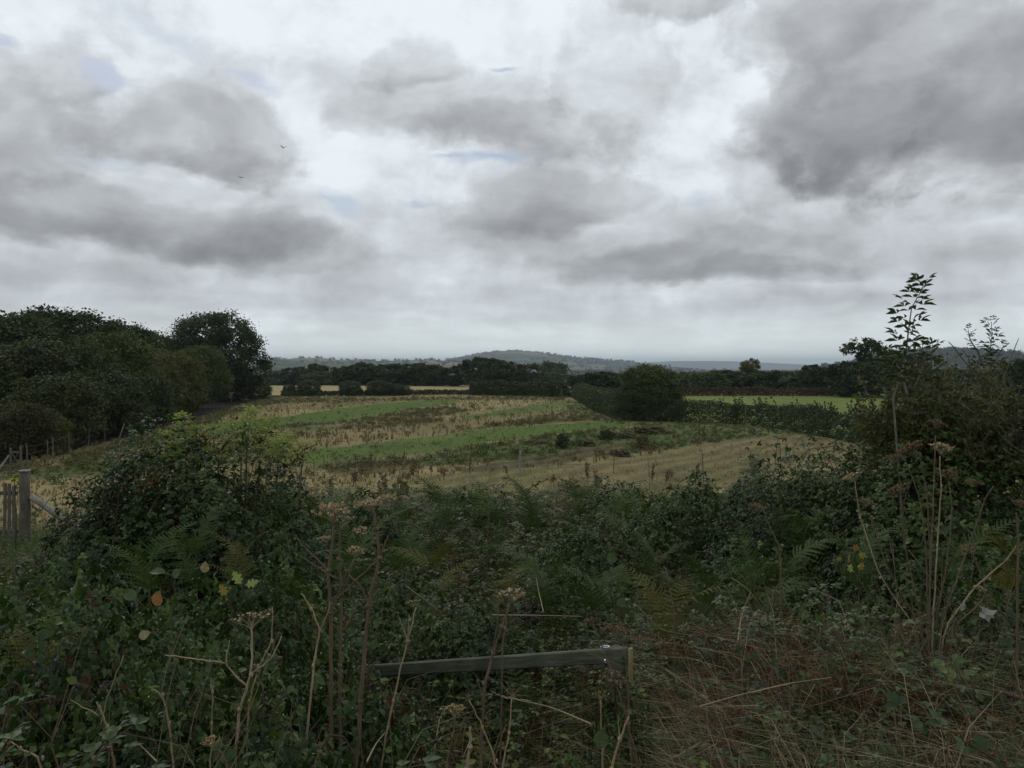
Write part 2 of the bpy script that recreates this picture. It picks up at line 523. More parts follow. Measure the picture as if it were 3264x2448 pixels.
M['mast'] = plain_mat('mast', (.25, .26, .28), .6)
M['yellow'] = leaf_mat('yellow', (.50, .42, .03), (.62, .55, .04), (.70, .66, .08), .5, .3, .3)
M['yellow_leaf'] = leaf_mat('yellow_leaf', (.12, .07, .022), (.26, .205, .035), (.24, .25, .05), .5, .3, .3)
M['pale_leaf'] = leaf_mat('pale_leaf', (.16, .12, .06), (.27, .235, .13), (.35, .315, .19), .6, .3, .3)
M['orange_leaf'] = leaf_mat('orange_leaf', (.08, .04, .018), (.25, .125, .048), (.34, .19, .075), .6, .3, .3)
M['broad_leaf'] = leaf_mat('broad_leaf', (.040, .070, .024), (.058, .095, .034), (.085, .125, .045), .45, .3, .5)
M['white_leaf'] = leaf_mat('white_leaf', (.13, .12, .09), (.25, .255, .22), (.33, .335, .29), .7, .2, .3)


# ------------------------------------------------------------------ ground
_by = np.array([-30, -5, 0, 2.5, 5, 8, 12, 17, 22, 26, 30, 40.])
_bz = np.array([4.2, 3.8, 3.6, 3.15, 2.5, 2.1, 1.72, 1.45, .75, .12, 0, 0])


def gz(x, y):
    x = np.asarray(x, float)
    y = np.asarray(y, float)
    b = np.interp(y, _by, _bz)
    b = b + smooth01((24 - y) / 10) * 0.35 * (fbm(x * .35 + 5, y * .35) - .5)
    lumps = 0.16 * (fbm(x * .12, y * .12) - .5) * smooth01((y - 24) / 10) * smooth01((400 - y) / 100)
    dip = -8.0 * smooth01((y - 245) / 130)
    return b + lumps + dip


def gz1(x, y):
    return float(gz(np.array([x]), np.array([y]))[0])


def z2(x, y):
    return ((800 + .45208 * x) / 3.1875, (1050 + .45208 * y) / 3.1875)


def z3(x, y):
    return ((1700 + .45208 * x) / 3.1875, (1050 + .45208 * y) / 3.1875)


def dd(x, y):
    return (x * K, y * K)


def ground_at(px, py):
    d = EYE * FPX / (py - HORIZ)
    return ((px - 512) / FPX * d, d)


def inside(poly, x, y):
    r = np.zeros(x.shape, bool)
    n = len(poly)
    for i in range(n):
        (x1, y1), (x2, y2) = poly[i], poly[(i + 1) % n]
        c = ((y1 > y) != (y2 > y)) & (x < (x2 - x1) * (y - y1) / (y2 - y1 + 1e-12) + x1)
        r ^= c
    return r


GREEN, STRAW, BROWN, ROUGH, OLIVE, TRACK, STUB, RFIELD, FARSTRAW, SOIL, PLAIN = range(11)
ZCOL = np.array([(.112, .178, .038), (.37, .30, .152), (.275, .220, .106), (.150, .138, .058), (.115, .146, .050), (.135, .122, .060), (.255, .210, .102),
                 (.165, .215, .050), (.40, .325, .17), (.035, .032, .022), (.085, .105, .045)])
POLYS = [
    (ROUGH, [z2(q, r_) for q, r_ in ((-200, 470), (900, 490), (1500, 480), (2212, 470), (2212, 500), (1450, 500), (900, 505), (500, 530), (-200, 560))]),
    (BROWN, [z2(q, r_) for q, r_ in ((-300, 540), (500, 515), (560, 535), (300, 590), (100, 615), (-300, 640))]),
    (GREEN, [z2(q, r_) for q, r_ in ((-300, 660), (120, 630), (480, 580), (800, 535), (1080, 508), (1480, 494), (1440, 520), (1100, 568), (860, 612), (640, 645), (330, 690), (-300, 760))]),
    (ROUGH, [z2(q, r_) for q, r_ in ((250, 690), (640, 650), (870, 615), (1100, 570), (1350, 548), (1560, 575), (1400, 640), (1000, 690), (560, 715), (300, 715))]),
    (STRAW, [z2(q, r_) for q, r_ in ((1450, 500), (1900, 495), (2080, 515), (1600, 600), (1350, 645), (1300, 630), (1560, 575))]),
    (GREEN, [z2(q, r_) for q, r_ in ((1400, 645), (1750, 570), (2070, 525), (2400, 500), (2500, 520), (2230, 548), (1900, 592), (1560, 635))]),
    (GREEN, [z2(q, r_) for q, r_ in ((380, 690), (700, 690), (560, 718), (300, 725))]),
    (ROUGH, [z2(q, r_) for q, r_ in ((1500, 700), (1900, 640), (2212, 590), (2500, 575), (2650, 600), (2500, 650), (2212, 655), (1700, 692), (1520, 712))]),
    (GREEN, [z2(q, r_) for q, r_ in ((200, 890), (430, 860), (700, 822), (1200, 757), (1600, 707), (2212, 663), (2800, 640), (2750, 680), (2212, 722), (1800, 782), (1500, 832), (1200, 882), (900, 912), (480, 950), (200, 970))]),
    (OLIVE, [z2(q, r_) for q, r_ in ((1100, 915), (1500, 838), (1800, 790), (2212, 730), (2600, 690), (2900, 700), (2750, 760), (2300, 860), (1700, 930), (1300, 960), (1000, 960))]),
    (ROUGH, [z2(q, r_) for q, r_ in ((490, 965), (900, 935), (1200, 945), (1250, 1000), (540, 1022))]),
    (TRACK, [z3(q, r_) for q, r_ in ((-500, 985), (0, 890), (950, 735), (1000, 760), (700, 850), (0, 985), (-500, 1040))]),
    (STUB, [z3(q, r_) for q, r_ in ((-900, 1040), (0, 990), (900, 865), (1500, 768), (1700, 740), (2300, 740), (2500, 1100), (-900, 1200))]),
    (OLIVE, [z3(q, r_) for q, r_ in ((650, 775), (1000, 690), (1500, 690), (2000, 720), (1650, 752), (1250, 805), (900, 855), (650, 870))]),
    (OLIVE, [z3(q, r_) for q, r_ in ((250, 495), (330, 530), (480, 590), (660, 650), (900, 655), (1500, 660), (2000, 700), (2100, 770), (1500, 690), (900, 690), (600, 668), (480, 660), (450, 610), (200, 540))]),
    (OLIVE, [dd(q, r_) for q, r_ in ((-200, 1020), (60, 1010), (350, 985), (600, 960), (640, 985), (400, 1015), (120, 1035), (-200, 1042))]),
    (ROUGH, [dd(q, r_) for q, r_ in ((-400, 1015), (100, 1005), (250, 965), (380, 925), (450, 890), (580, 862), (600, 872), (500, 895), (330, 965), (100, 1022), (-400, 1040))]),
]


def zone_of(x, y):
    """which crop or weed strip covers the field at x, y"""
    xj = x + 1.6 * (fbm(x * .45, y * .45, 4) - .5) + .8 * (fbm(x * 1.7 + 9, y * 1.7, 3) - .5)
    yj = y + 2.6 * (fbm(x * .4 + 40, y * .4 + 11, 4) - .5) + 1.2 * (fbm(x * 1.9 + 3, y * 1.9 + 70, 3) - .5)
    yj = np.maximum(yj, 1.0)
    px = 512 + FPX * xj / yj
    py = HORIZ + FPX * EYE / yj
    z = np.full(x.shape, BROWN)
    z[yj < 43] = STRAW
    for k, poly in POLYS:
        z[inside(poly, px, py)] = k
    # beyond the hedges
    hx = np.interp(y, [57, 72, 80, 85, 145, 150], [24, 24, 15, 12, 12, 12])
    right = (x > hx + .5) & (y > 56)
    z[right & (y < 156)] = RFIELD
    far = (y > 158) & ~right
    z[far] = FARSTRAW
    z[(y > 250) | (right & (y >= 156))] = PLAIN
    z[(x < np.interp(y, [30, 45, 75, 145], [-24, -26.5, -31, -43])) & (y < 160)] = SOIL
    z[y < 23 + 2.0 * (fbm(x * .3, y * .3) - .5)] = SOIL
    return z


def axis_grid(lo, hi, step, out_lo, out_hi, grow=1.22):
    core = np.arange(lo, hi + step, step)
    g, s_, q = [], step, hi
    while q < out_hi:
        s_ *= grow
        q = q + s_
        g.append(q)
    h, s_, q = [], step, lo
    while q > out_lo:
        s_ *= grow
        q = q - s_
        h.append(q)
    return np.clip(np.concatenate([h[::-1], core, g]), out_lo, out_hi)


gx = axis_grid(-55, 60, .45, -16000, 16000)
gy = np.concatenate([axis_grid(-3, 80, .45, -400, 80), axis_grid(80.8, 200, .9, 80.8, 15500)])
gy = np.unique(np.round(gy, 4))
GX, GY = np.meshgrid(gx, gy)
GZ = gz(GX, GY)
GZ[GY < -2] = 3.7
nx, ny = len(gx), len(gy)
V = np.stack([GX.ravel(), GY.ravel(), GZ.ravel()], 1)
ii = (np.arange(ny - 1)[:, None] * nx + np.arange(nx - 1)[None, :]).ravel()
F = np.concatenate([np.stack([ii, ii + 1, ii + nx + 1], 1), np.stack([ii, ii + nx + 1, ii + nx], 1)])
mb = MB()
mb.add(V, F)

gm = bpy.data.materials.new('ground_cover')
gm.use_nodes = True
t = NT(gm.node_tree)
at = t.n('ShaderNodeAttribute', attribute_name='zone', attribute_type='GEOMETRY')
co = t.n('ShaderNodeTexCoord').outputs['Object']
n1 = t.noise(co, 1.3, 6, .65)
n2 = t.noise(co, 9.0, 5, .65)
strip = t.n('ShaderNodeMapping', {'Vector': co, 'Rotation': (0, 0, R(32.7)), 'Scale': (1, .06, 1)}).outputs[0]
n3 = t.noise(strip, 1.1, 5, .6)
c = t.mix(t.maprange(n1.outputs['Fac'], .35, .68, 0, .6), at.outputs['Color'], t.mix(1.0, at.outputs['Color'], (.62, .66, .60), 'MULTIPLY'))
c = t.mix(t.maprange(n3.outputs['Fac'], .45, .66, 0, .55), c, t.mix(1.0, c, (.60, .60, .58), 'MULTIPLY'))
c = t.mix(t.maprange(n2.outputs['Fac'], .4, .7, 0, .4), c, t.mix(1.0, c, (1.4, 1.3, 1.2), 'MULTIPLY'))
bp = t.n('ShaderNodeBump', {'Strength': 1.0, 'Distance': 0.12, 'Height': n2.outputs['Fac']})
p = t.n('ShaderNodeBsdfPrincipled', {'Base Color': c, 'Roughness': .95, 'Specular IOR Level': .1, 'Normal': bp.outputs[0]})
t.n('ShaderNodeOutputMaterial', {0: p.outputs[0]})
gme = mb.mesh('ground', gm, True)
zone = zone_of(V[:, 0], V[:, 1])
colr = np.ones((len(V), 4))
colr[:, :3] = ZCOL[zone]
def blend(k, k2, amt, sc, off=0.0):
    q = zone == k
    f = np.clip((fbm(V[q, 0] * sc + off, V[q, 1] * sc * .6 + off, 4) - .42) * 3.2, 0, 1) * amt
    colr[q, :3] = colr[q, :3] * (1 - f[:, None]) + ZCOL[k2] * f[:, None]


for k_, k2_, am_, sc_ in ((GREEN, STRAW, .30, .13), (GREEN, OLIVE, .6, .3), (BROWN, STRAW, .7, .16), (BROWN, OLIVE, .55, .25), (STRAW, OLIVE, .45, .12), (ROUGH, BROWN, .6, .25), (OLIVE, STRAW, .4, .2), (STUB, OLIVE, .55, .10), (RFIELD, STRAW, .25, .06)):
    blend(k_, k2_, am_, sc_, 7.0 * k_ + 3 * k2_)
cross = V[:, 0] * .84 - V[:, 1] * .54 + 2.4 * (fbm(V[:, 0] * .10, V[:, 1] * .10) - .5)      # across the mown swaths
sw = .5 + .5 * np.sin(cross * 2 * math.pi / 1.7)
stub = (zone == STUB) | (zone == TRACK)
colr[stub, :3] *= (.80 + .36 * sw[stub] ** 1.5 + .5 * (fbm(V[stub, 0] * .12, V[stub, 1] * .12) - .5) + .25 * (fbm(V[stub, 0] * .9, V[stub, 1] * .3) - .5))[:, None]
ca = gme.color_attributes.new('zone', 'FLOAT_COLOR', 'POINT')
ca.data.foreach_set('color', colr.astype(np.float32).ravel())
ground = link('ground', gme)
tag(ground, 'bank and field with parallel strips of mown grass, stubble and weeds', kind='structure')


# ------------------------------------------------------------------ far hills
def hill_mat(name, dark, light, straw, wood_amt):
    m = bpy.data.materials.new(name)
    m.use_nodes = True
    t = NT(m.node_tree)
    co = t.n('ShaderNodeTexCoord').outputs['Object']
    sc = t.n('ShaderNodeMapping', {'Vector': co, 'Scale': (.001, .001, .004)}).outputs[0]
    wv_ = t.vmath('ADD', sc, t.vmath('MULTIPLY', t.noise(sc, 3, 3).outputs['Color'], (.3, .3, .3)))
    vo = t.n('ShaderNodeTexVoronoi', {'Vector': wv_, 'Scale': 3.2})
    sel = t.n('ShaderNodeSeparateColor', {0: vo.outputs['Color']}).outputs[0]
    c = t.ramp(sel, [(0, light), (.45, tuple(q * .75 for q in light)), (.7, straw), (1, light)])
    n = t.noise(sc, 4.5, 6, .6)
    c = t.mix(t.maprange(n.outputs['Fac'], .62 - wood_amt, .66 - wood_amt, 0, 1), c, dark)
    n2 = t.noise(sc, 60, 4, .7)
    c = t.mix(t.maprange(n2.outputs['Fac'], .4, .6, 0, .5), c, t.mix(1.0, c, (.55, .6, .55), 'MULTIPLY'))
    p = t.n('ShaderNodeBsdfPrincipled', {'Base Color': c, 'Roughness': 1.0, 'Specular IOR Level': 0})
    t.n('ShaderNodeOutputMaterial', {0: p.outputs[0]})
    return m


def hill(name, prof, d, front, back, mat, label, rough=1.0, canopy=0.0):
    """a rounded ridge following the skyline seen from the road"""
    xs = np.array([q[0] for q in prof], float)
    ys = np.array([q[1] for q in prof], float)
    u = np.linspace(xs[0], xs[-1], 260)
    yy = np.interp(u, xs, ys)
    ker = np.ones(9) / 9
    yy = np.convolve(np.pad(yy, 4, 'edge'), ker, 'valid')
    X = (u * K - 512) / FPX * d
    top = EYE - (yy * K - HORIZ) / FPX * d
    s = np.linspace(0, 1, 40)
    sh = np.where(s < .62, smooth01(s / .62), smooth01((1 - s) / .38))
    Yr = d - front + s * (front + back)
    base = -9.0
    XX, SS = np.meshgrid(X, sh)
    YY = np.repeat(Yr[:, None], len(X), 1)
    ZZ = base + (np.repeat(top[None, :], len(s), 0) - base) * SS
    nz = fbm(XX / (d * .03), YY / (d * .03), 4) - .5
    ZZ += nz * rough * (top.max() - base) * .25 * np.clip(SS * 1.4, 0, 1) * (1 - smooth01((SS - .8) / .2))
    v = np.stack([XX.ravel(), YY.ravel(), ZZ.ravel()], 1)
    n = len(X)
    q = (np.arange(len(s) - 1)[:, None] * n + np.arange(n - 1)[None, :]).ravel()
    f = np.concatenate([np.stack([q, q + 1, q + n + 1], 1), np.stack([q, q + n + 1, q + n], 1)])
    m = MB()
    m.add(v, f)
    o = m.obj(name, mat, None, True)
    tag(o, label, kind='structure')
    return X, Yr, ZZ


HD, HL, HS = (.040, .055, .026), (.105, .125, .055), (.26, .21, .12)
h1 = hill('low_hill', [(380, 800), (520, 790), (570, 786), (640, 777), (690, 773), (740, 778), (800, 780), (870, 779), (900, 778), (960, 779), (1000, 784), (1060, 797)],
          3600, 1500, 900, hill_mat('low_hill_cover', HD, HL, HS, .06), 'low hazy hill with pale fields left of the main down')
h2 = hill('chalk_down', [(830, 800), (930, 786), (970, 776), (1010, 768), (1060, 760), (1110, 757), (1170, 761), (1240, 771), (1300, 777), (1360, 781), (1400, 787), (1440, 793), (1500, 801)],
          5200, 1500, 1200, hill_mat('chalk_down_cover', HD, HL, HS, .12), 'broad wooded down rising in the centre of the skyline')
h3 = hill('distant_ridge', [(1180, 799), (1330, 788), (1390, 783), (1450, 780), (1560, 780), (1640, 784), (1740, 790), (1820, 795), (1950, 799)],
          13000, 3000, 1500, hill_mat('distant_ridge_cover', HD, HL, HS, -.02), 'palest flat topped ridge on the horizon right of the down')
h4 = hill('wooded_hill', [(1800, 802), (1900, 781), (1980, 760), (2060, 757), (2150, 759), (2230, 765), (2350, 775), (2600, 798)],
          2100, 800, 700, hill_mat('wooded_hill_cover', (.030, .042, .022), (.05, .06, .03), HS, .3), 'dark wooded hill behind the tall elder shrub')


# ------------------------------------------------------------------ geometry-node scatter held in one object
def scatter(name, protos, pts, pid, rot, scl, mats, label):
    """one object: prototype pieces and points in its mesh, instanced by its own node group"""
    Vs, Fs, Ms, Ts, Pi, n = [], [], [], [], [], 0
    for k, pm in enumerate(protos):
        v, f, m, ti = pm.arrays()
        Vs.append(v)
        Fs.append(f + n)
        Ms.append(m)
        Ts.append(ti)
        Pi.append(np.full(len(v), k))
        n += len(v)
    Vp, Fp, Mp, Tp = map(np.concatenate, (Vs, Fs, Ms, Ts))
    V = np.concatenate([Vp, pts])
    proto = np.concatenate([np.concatenate(Pi), np.full(len(pts), -1)])
    me = bpy.data.meshes.new(name)
    me.vertices.add(len(V))
    me.vertices.foreach_set('co', V.astype(np.float32).ravel())
    me.loops.add(len(Fp) * 3)
    me.loops.foreach_set('vertex_index', Fp.astype(np.int32).ravel())
    me.polygons.add(len(Fp))
    me.polygons.foreach_set('loop_start', np.arange(0, len(Fp) * 3, 3, dtype=np.int32))
    for m in mats:
        me.materials.append(m)
    me.polygons.foreach_set('material_index', Mp.astype(np.int32))
    z = np.zeros(len(Vp))

    def attr(nm, typ, dom, vals, key='value'):
        a_ = me.attributes.new(nm, typ, dom)
        a_.data.foreach_set(key, np.ascontiguousarray(vals).ravel())
    attr('tint', 'FLOAT', 'FACE', Tp.astype(np.float32))
    attr('proto', 'INT', 'POINT', proto.astype(np.int32))
    attr('pick', 'INT', 'POINT', np.concatenate([z - 1, pid]).astype(np.int32))
    attr('turn', 'FLOAT_VECTOR', 'POINT', np.concatenate([np.zeros((len(Vp), 3)), rot]).astype(np.float32), 'vector')
    attr('size', 'FLOAT', 'POINT', np.concatenate([z + 1, scl]).astype(np.float32))
    me.update(calc_edges=True)
    o = link(name, me)
    tag(o, label, kind='stuff')
    ng = bpy.data.node_groups.new(name + '_scatter', 'GeometryNodeTree')
    ng.interface.new_socket('Geometry', in_out='INPUT', socket_type='NodeSocketGeometry')
    ng.interface.new_socket('Geometry', in_out='OUTPUT', socket_type='NodeSocketGeometry')
    N, L = ng.nodes, ng.links
    gi, go = N.new('NodeGroupInput'), N.new('NodeGroupOutput')

    def named(nm, typ):
        q = N.new('GeometryNodeInputNamedAttribute')
        q.data_type = typ
        q.inputs['Name'].default_value = nm
        return q.outputs['Attribute']

    def equal(sock, k):
        q = N.new('FunctionNodeCompare')
        q.data_type = 'INT'
        q.operation = 'EQUAL'
        ins = [i for i in q.inputs if i.type == 'INT']
        L.new(sock, ins[0])
        ins[1].default_value = k
        return [i for i in q.outputs if i.enabled][0]
    aproto, apick, aturn, asize = named('proto', 'INT'), named('pick', 'INT'), named('turn', 'FLOAT_VECTOR'), named('size', 'FLOAT')
    sp = N.new('GeometryNodeSeparateGeometry')
    sp.domain = 'POINT'
    L.new(gi.outputs[0], sp.inputs['Geometry'])
    L.new(equal(aproto, -1), sp.inputs['Selection'])
    jn = N.new('GeometryNodeJoinGeometry')
    for k in range(len(protos)):
        s2 = N.new('GeometryNodeSeparateGeometry')
        s2.domain = 'POINT'
        L.new(sp.outputs['Inverted'], s2.inputs['Geometry'])
        L.new(equal(aproto, k), s2.inputs['Selection'])
        ip = N.new('GeometryNodeInstanceOnPoints')
        L.new(sp.outputs['Selection'], ip.inputs['Points'])
        L.new(equal(apick, k), ip.inputs['Selection'])
        L.new(s2.outputs['Selection'], ip.inputs['Instance'])
        L.new(aturn, ip.inputs['Rotation'])
        L.new(asize, ip.inputs['Scale'])
        L.new(ip.outputs[0], jn.inputs[0])
    L.new(jn.outputs[0], go.inputs[0])
    md = o.modifiers.new('scatter', 'NODES')
    md.node_group = ng
    return o


# ------------------------------------------------------------------ trees
def crown_mb(lobes, n, leaf, clump=0.55, flat=0.6, tmpl=LEAF2W, fill=0.75, mat=0, nclump=None, seed=1):
    """leaf faces gathered in clumps over the shells of several lobes"""
    r0 = np.random.RandomState(seed)
    L = np.array(lobes, float)
    wgt = (L[:, 3] * L[:, 4]) ** 1.0
    wgt /= wgt.sum()
    nc = nclump or max(40, n // 45)
    li = r0.choice(len(L), nc * 3, p=wgt)
    u = r0.normal(size=(nc * 3, 3))
    u /= np.linalg.norm(u, axis=1, keepdims=True)
    rad = fill + (1.02 - fill) * r0.rand(nc * 3) ** .6
    c = L[li, :3] + u * L[li][:, [3, 3, 4]] * rad[:, None]
    q = (c[:, None, :] - L[None, :, :3]) / L[None, :, [3, 3, 4]]
    ins = (np.linalg.norm(q, axis=2) < .80).sum(1)
    keep = (ins == 0) | (r0.rand(nc * 3) < .12)
    c, u = c[keep][:nc], u[keep][:nc]
    nc = len(c)
    k = r0.randint(nc, size=n)
    off = np.clip(r0.normal(size=(n, 3)), -1.7, 1.7) * np.array([clump, clump, clump * flat]) * (.6 + .8 * r0.rand(nc, 1))[k]
    pos = c[k] + off
    nrm = u[k] * .7 + np.array([0, 0, .55]) + r0.normal(size=(n, 3)) * .55
    ax = r0.normal(size=(n, 3)) * np.array([1, 1, .6]) + u[k] * .5
    tint = np.clip(.5 + .22 * r0.normal(size=nc)[k] + .16 * r0.normal(size=n), 0, 1)
    m = MB()
    m.leaves(tmpl, pos, ax, nrm, leaf * (.65 + .7 * r0.rand(n)), mat, tint)
    return m


def limbs_mb(h0, lobes, r0=.3, seed=1, twigs=2):
    rr = np.random.RandomState(seed)
    m = MB()
    top = np.array([rr.normal() * .15, rr.normal() * .15, h0])
    ts = np.linspace(0, 1, 7)
    tr = np.outer(ts, top) + np.stack([.1 * np.sin(ts * 5), .08 * np.cos(ts * 4) - .08, 0 * ts], 1)
    m.tube(tr, r0 * (1.25 - .55 * ts - .15 * (ts > .1)), 8)
    for (x, y, z, rx, rz, *_) in lobes:
        e = np.array([x, y, z])
        s_ = tr[4 + rr.randint(3)]
        t_ = np.linspace(0, 1, 7)[:, None]
        mid = (s_ + e) / 2 + np.array([0, 0, .12 * np.linalg.norm(e - s_)])
        pl = (1 - t_) ** 2 * s_ + 2 * t_ * (1 - t_) * mid + t_ ** 2 * e
        pl += rr.normal(size=pl.shape) * .05 * t_
        m.tube(pl, np.linspace(r0 * .5, r0 * .12, 7), 6)
        for _k in range(twigs):
            d_ = rr.normal(size=3)
            d_[2] = abs(d_[2]) * .6
            d_ /= np.linalg.norm(d_)
            q = e + d_ * np.array([rx, rx, rz]) * .85
            s2 = pl[4]
            m.tube([s2, (s2 + q) / 2 + rr.normal(size=3) * .12, q], [r0 * .16, r0 * .1, r0 * .03], 5)
    return m


def rand_lobes(n, h, w_, base, seed, rfrac=.30):
    rr = np.random.RandomState(seed)
    out = []
    for i in range(n):
        a_ = i * 2.4 + rr.rand() * .8
        zz = base + (h - base) * (.22 + .66 * (i + .5) / n)
        f = (zz - base) / (h - base)
        ring = w_ / 2 * (1 - rfrac * 1.5) * math.sqrt(max(.05, 1 - (2 * abs(f - .45)) ** 2.2)) * (.75 + .4 * rr.rand())
        r_ = w_ * rfrac * (.8 + .45 * rr.rand()) * (1.05 - .25 * f)
        out.append((ring * math.cos(a_), ring * math.sin(a_), min(zz, h - r_ * .75), r_, r_ * .78))
    return out


class TreeKind:
    def __init__(s, key, h, w_, base, nl, n, leaf, mats, seed, trunk=.28, clump=.5, fill=.72, lobes=None, tmpl=LEAF2W, rfrac=.3, flat=.6, nclump=None):
        s.h, s.w = h, w_
        lb = lobes or rand_lobes(nl, h, w_, base, seed, rfrac)
        cm = crown_mb(lb, n, leaf, clump, flat, tmpl, fill, 0, nclump, seed)
        vv = cm.arrays()[0]
        s.h = float(np.percentile(vv[:, 2], 99.7))
        s.w = float(np.percentile(np.hypot(vv[:, 0], vv[:, 1]), 98.5)) * 2
        s.crowns = {}
        base_me = cm.mesh(key + '_crown', M[mats[0]])
        s.crowns[mats[0]] = base_me
        for q in mats[1:]:
            c = base_me.copy()
            c.materials.clear()
            c.materials.append(M[q])
            s.crowns[q] = c
        s.trunk = limbs_mb(max(base + .25 * (h - base), h * .3), lb, trunk, seed).mesh(key + '_trunk', M['bark'], True)


KIND = {
    'round': TreeKind('round', 10, 9, 1.2, 11, 24000, .25, ['wood_leaf', 'olive_leaf', 'light_tree_leaf', 'rust_leaf'], 11, .26, .45),
    'tall': TreeKind('tall', 11, 8, 1.4, 11, 24000, .25, ['wood_leaf', 'olive_leaf', 'light_tree_leaf'], 12, .28, .45),
    'oak': TreeKind('oak', 13.5, 14.6, 1.6, 17, 46000, .27, ['oak_leaf'], 13, .45, .58, .5, rfrac=.25, nclump=700),
    'low': TreeKind('low', 6, 7, .1, 10, 18000, .20, ['wood_leaf', 'olive_leaf', 'rust_leaf', 'hedge_leaf'], 14, .16, .36),
    'far': TreeKind('far', 9, 10, .4, 10, 6500, .55, ['far_leaf', 'scrub_leaf'], 15, .26, .55),
    'far_wide': TreeKind('far_wide', 8, 11, .2, 12, 6500, .55, ['far_leaf', 'scrub_leaf'], 16, .26, .55),
    'lone': TreeKind('lone', 7.5, 5.6, 3.6, 7, 2600, .42, ['olive_leaf', 'far_leaf'], 17, .16, .4, rfrac=.26),
    'open': TreeKind('open', 11, 8.5, 5.5, 0, 4200, .36, ['far_leaf'], 18, .24, .42, .55,
                     lobes=[(-3.4, 0, 9.3, 1.5, .9), (-2.0, .6, 10.0, 1.7, 1.0), (0, -.3, 10.2, 1.9, 1.0), (1.8, .4, 9.5, 1.7, 1.2), (2.3, -.4, 7.9, 1.8, 1.3), (.6, .3, 7.2, 1.6, 1.2), (-.9, 0, 8.4, 1.1, .8), (1.2, 0, 5.6, 1.8, 1.3)]),
}


def tree(kind, xd, d, h, w_, mat, name, label, group=None, yaw=None, sink=0.0):
    k = KIND[kind]
    x = (xd * K - 512) / FPX * d
    z = gz1(x, d) - sink
    if d > 245:
        h = h - z * .9
    r_ = thing(name, (x, d, z), label, 'tree', group, rng.rand() * 6.28 if yaw is None else yaw)
    sc_ = (w_ / k.w, w_ / k.w * (.9 + .2 * rng.rand()), h / k.h)
    for nm, me in (('trunk', k.trunk), ('crown', k.crowns[mat])):
        o = link(nm, me, r_)
        o.scale = sc_
        if nm == 'crown':
            o['kind'] = 'stuff'
    return r_


GW = 'trees of the wood along the left field edge'
WOOD = [('round', 20, 72, 9.6, 11, 'wood_leaf', 'dark tree closing the wood at the picture edge, above the low rusty bush'),
        ('tall', 92, 86, 11.3, 10, 'wood_leaf', 'tallest dark tree at the back left of the wood'),
        ('round', 178, 92, 11.1, 12, 'wood_leaf', 'wide dark tree on the skyline next to the tallest one of the wood'),
        ('tall', 252, 97, 10.4, 9, 'wood_leaf', 'dark tree where the skyline of the wood starts to drop to the right'),
        ('round', 290, 108, 9.9, 8, 'wood_leaf', 'small dark skyline tree left of the gap before the big oak'),
        ('tall', 335, 122, 10.3, 9, 'oak_like', 'thin topped tree touching the big oak on its left'),
        ('round', 70, 62, 7.3, 9, 'wood_leaf', 'dark low tree at the front of the wood near the far gate'),
        ('low', 150, 67, 7.0, 9, 'wood_leaf', 'dense dark front tree behind the wire fence posts'),
        ('round', 228, 76, 8.3, 9.5, 'light_tree_leaf', 'paler green tree standing in the middle of the wood'),
        ('low', 300, 82, 7.2, 9, 'olive_leaf', 'olive brown tree leaning out of the wood above the elder bush'),
        ('low', 362, 92, 6.8, 8, 'olive_leaf', 'yellow green front tree between the olive tree and the big oak'),
        ('round', 425, 106, 7.9, 8, 'light_tree_leaf', 'rounded lighter tree standing against the left foot of the oak'),
        ('low', 215, 64, 5.0, 8, 'wood_leaf', 'low dark thicket tree under the paler green one'),
        ('low', 120, 56, 4.8, 7, 'wood_leaf', 'low dark thicket tree behind the two grey fence stakes'),
        ('low', 280, 72, 4.6, 7, 'wood_leaf', 'low dark thicket tree behind the leaning white stake'),
        ('low', 350, 84, 4.6, 6.5, 'wood_leaf', 'low dark thicket tree behind the end of the elder bush'),
        ('low', 400, 96, 4.4, 6.5, 'wood_leaf', 'low dark thicket tree left of the pale gap under the oak'),
        ('low', 40, 48.5, 3.2, 4.6, 'rust_leaf', 'low rust tinged bush tree in front of the wood by the far gate'),
        ('low', 85, 50, 2.5, 3.6, 'olive_leaf', 'small olive bush tree right of the rusty one'),
        ('tall', -60, 80, 10.6, 12, 'wood_leaf', 'dark tree of the wood cut by the left picture edge')]
for (k, xd, d, h, w_, mt, lb) in WOOD:
    tree(k, xd, d, h, w_, 'light_tree_leaf' if mt == 'oak_like' else mt, 'woodland_tree' if h > 4 else 'bush', lb, GW)
tree('oak', 464, 128, 13.5, 16.2, 'oak_leaf', 'oak_tree', 'large spreading oak standing above the field corner at the end of the wood', None, 1.0)
tree('low', 505, 132, 4.6, 9, 'hedge_leaf', 'bush', 'dense dark bush at the foot of the big oak')
tree('low', 560, 140, 2.6, 5, 'hedge_leaf', 'bush', 'small dark bush right of the oak foot by the pale field')

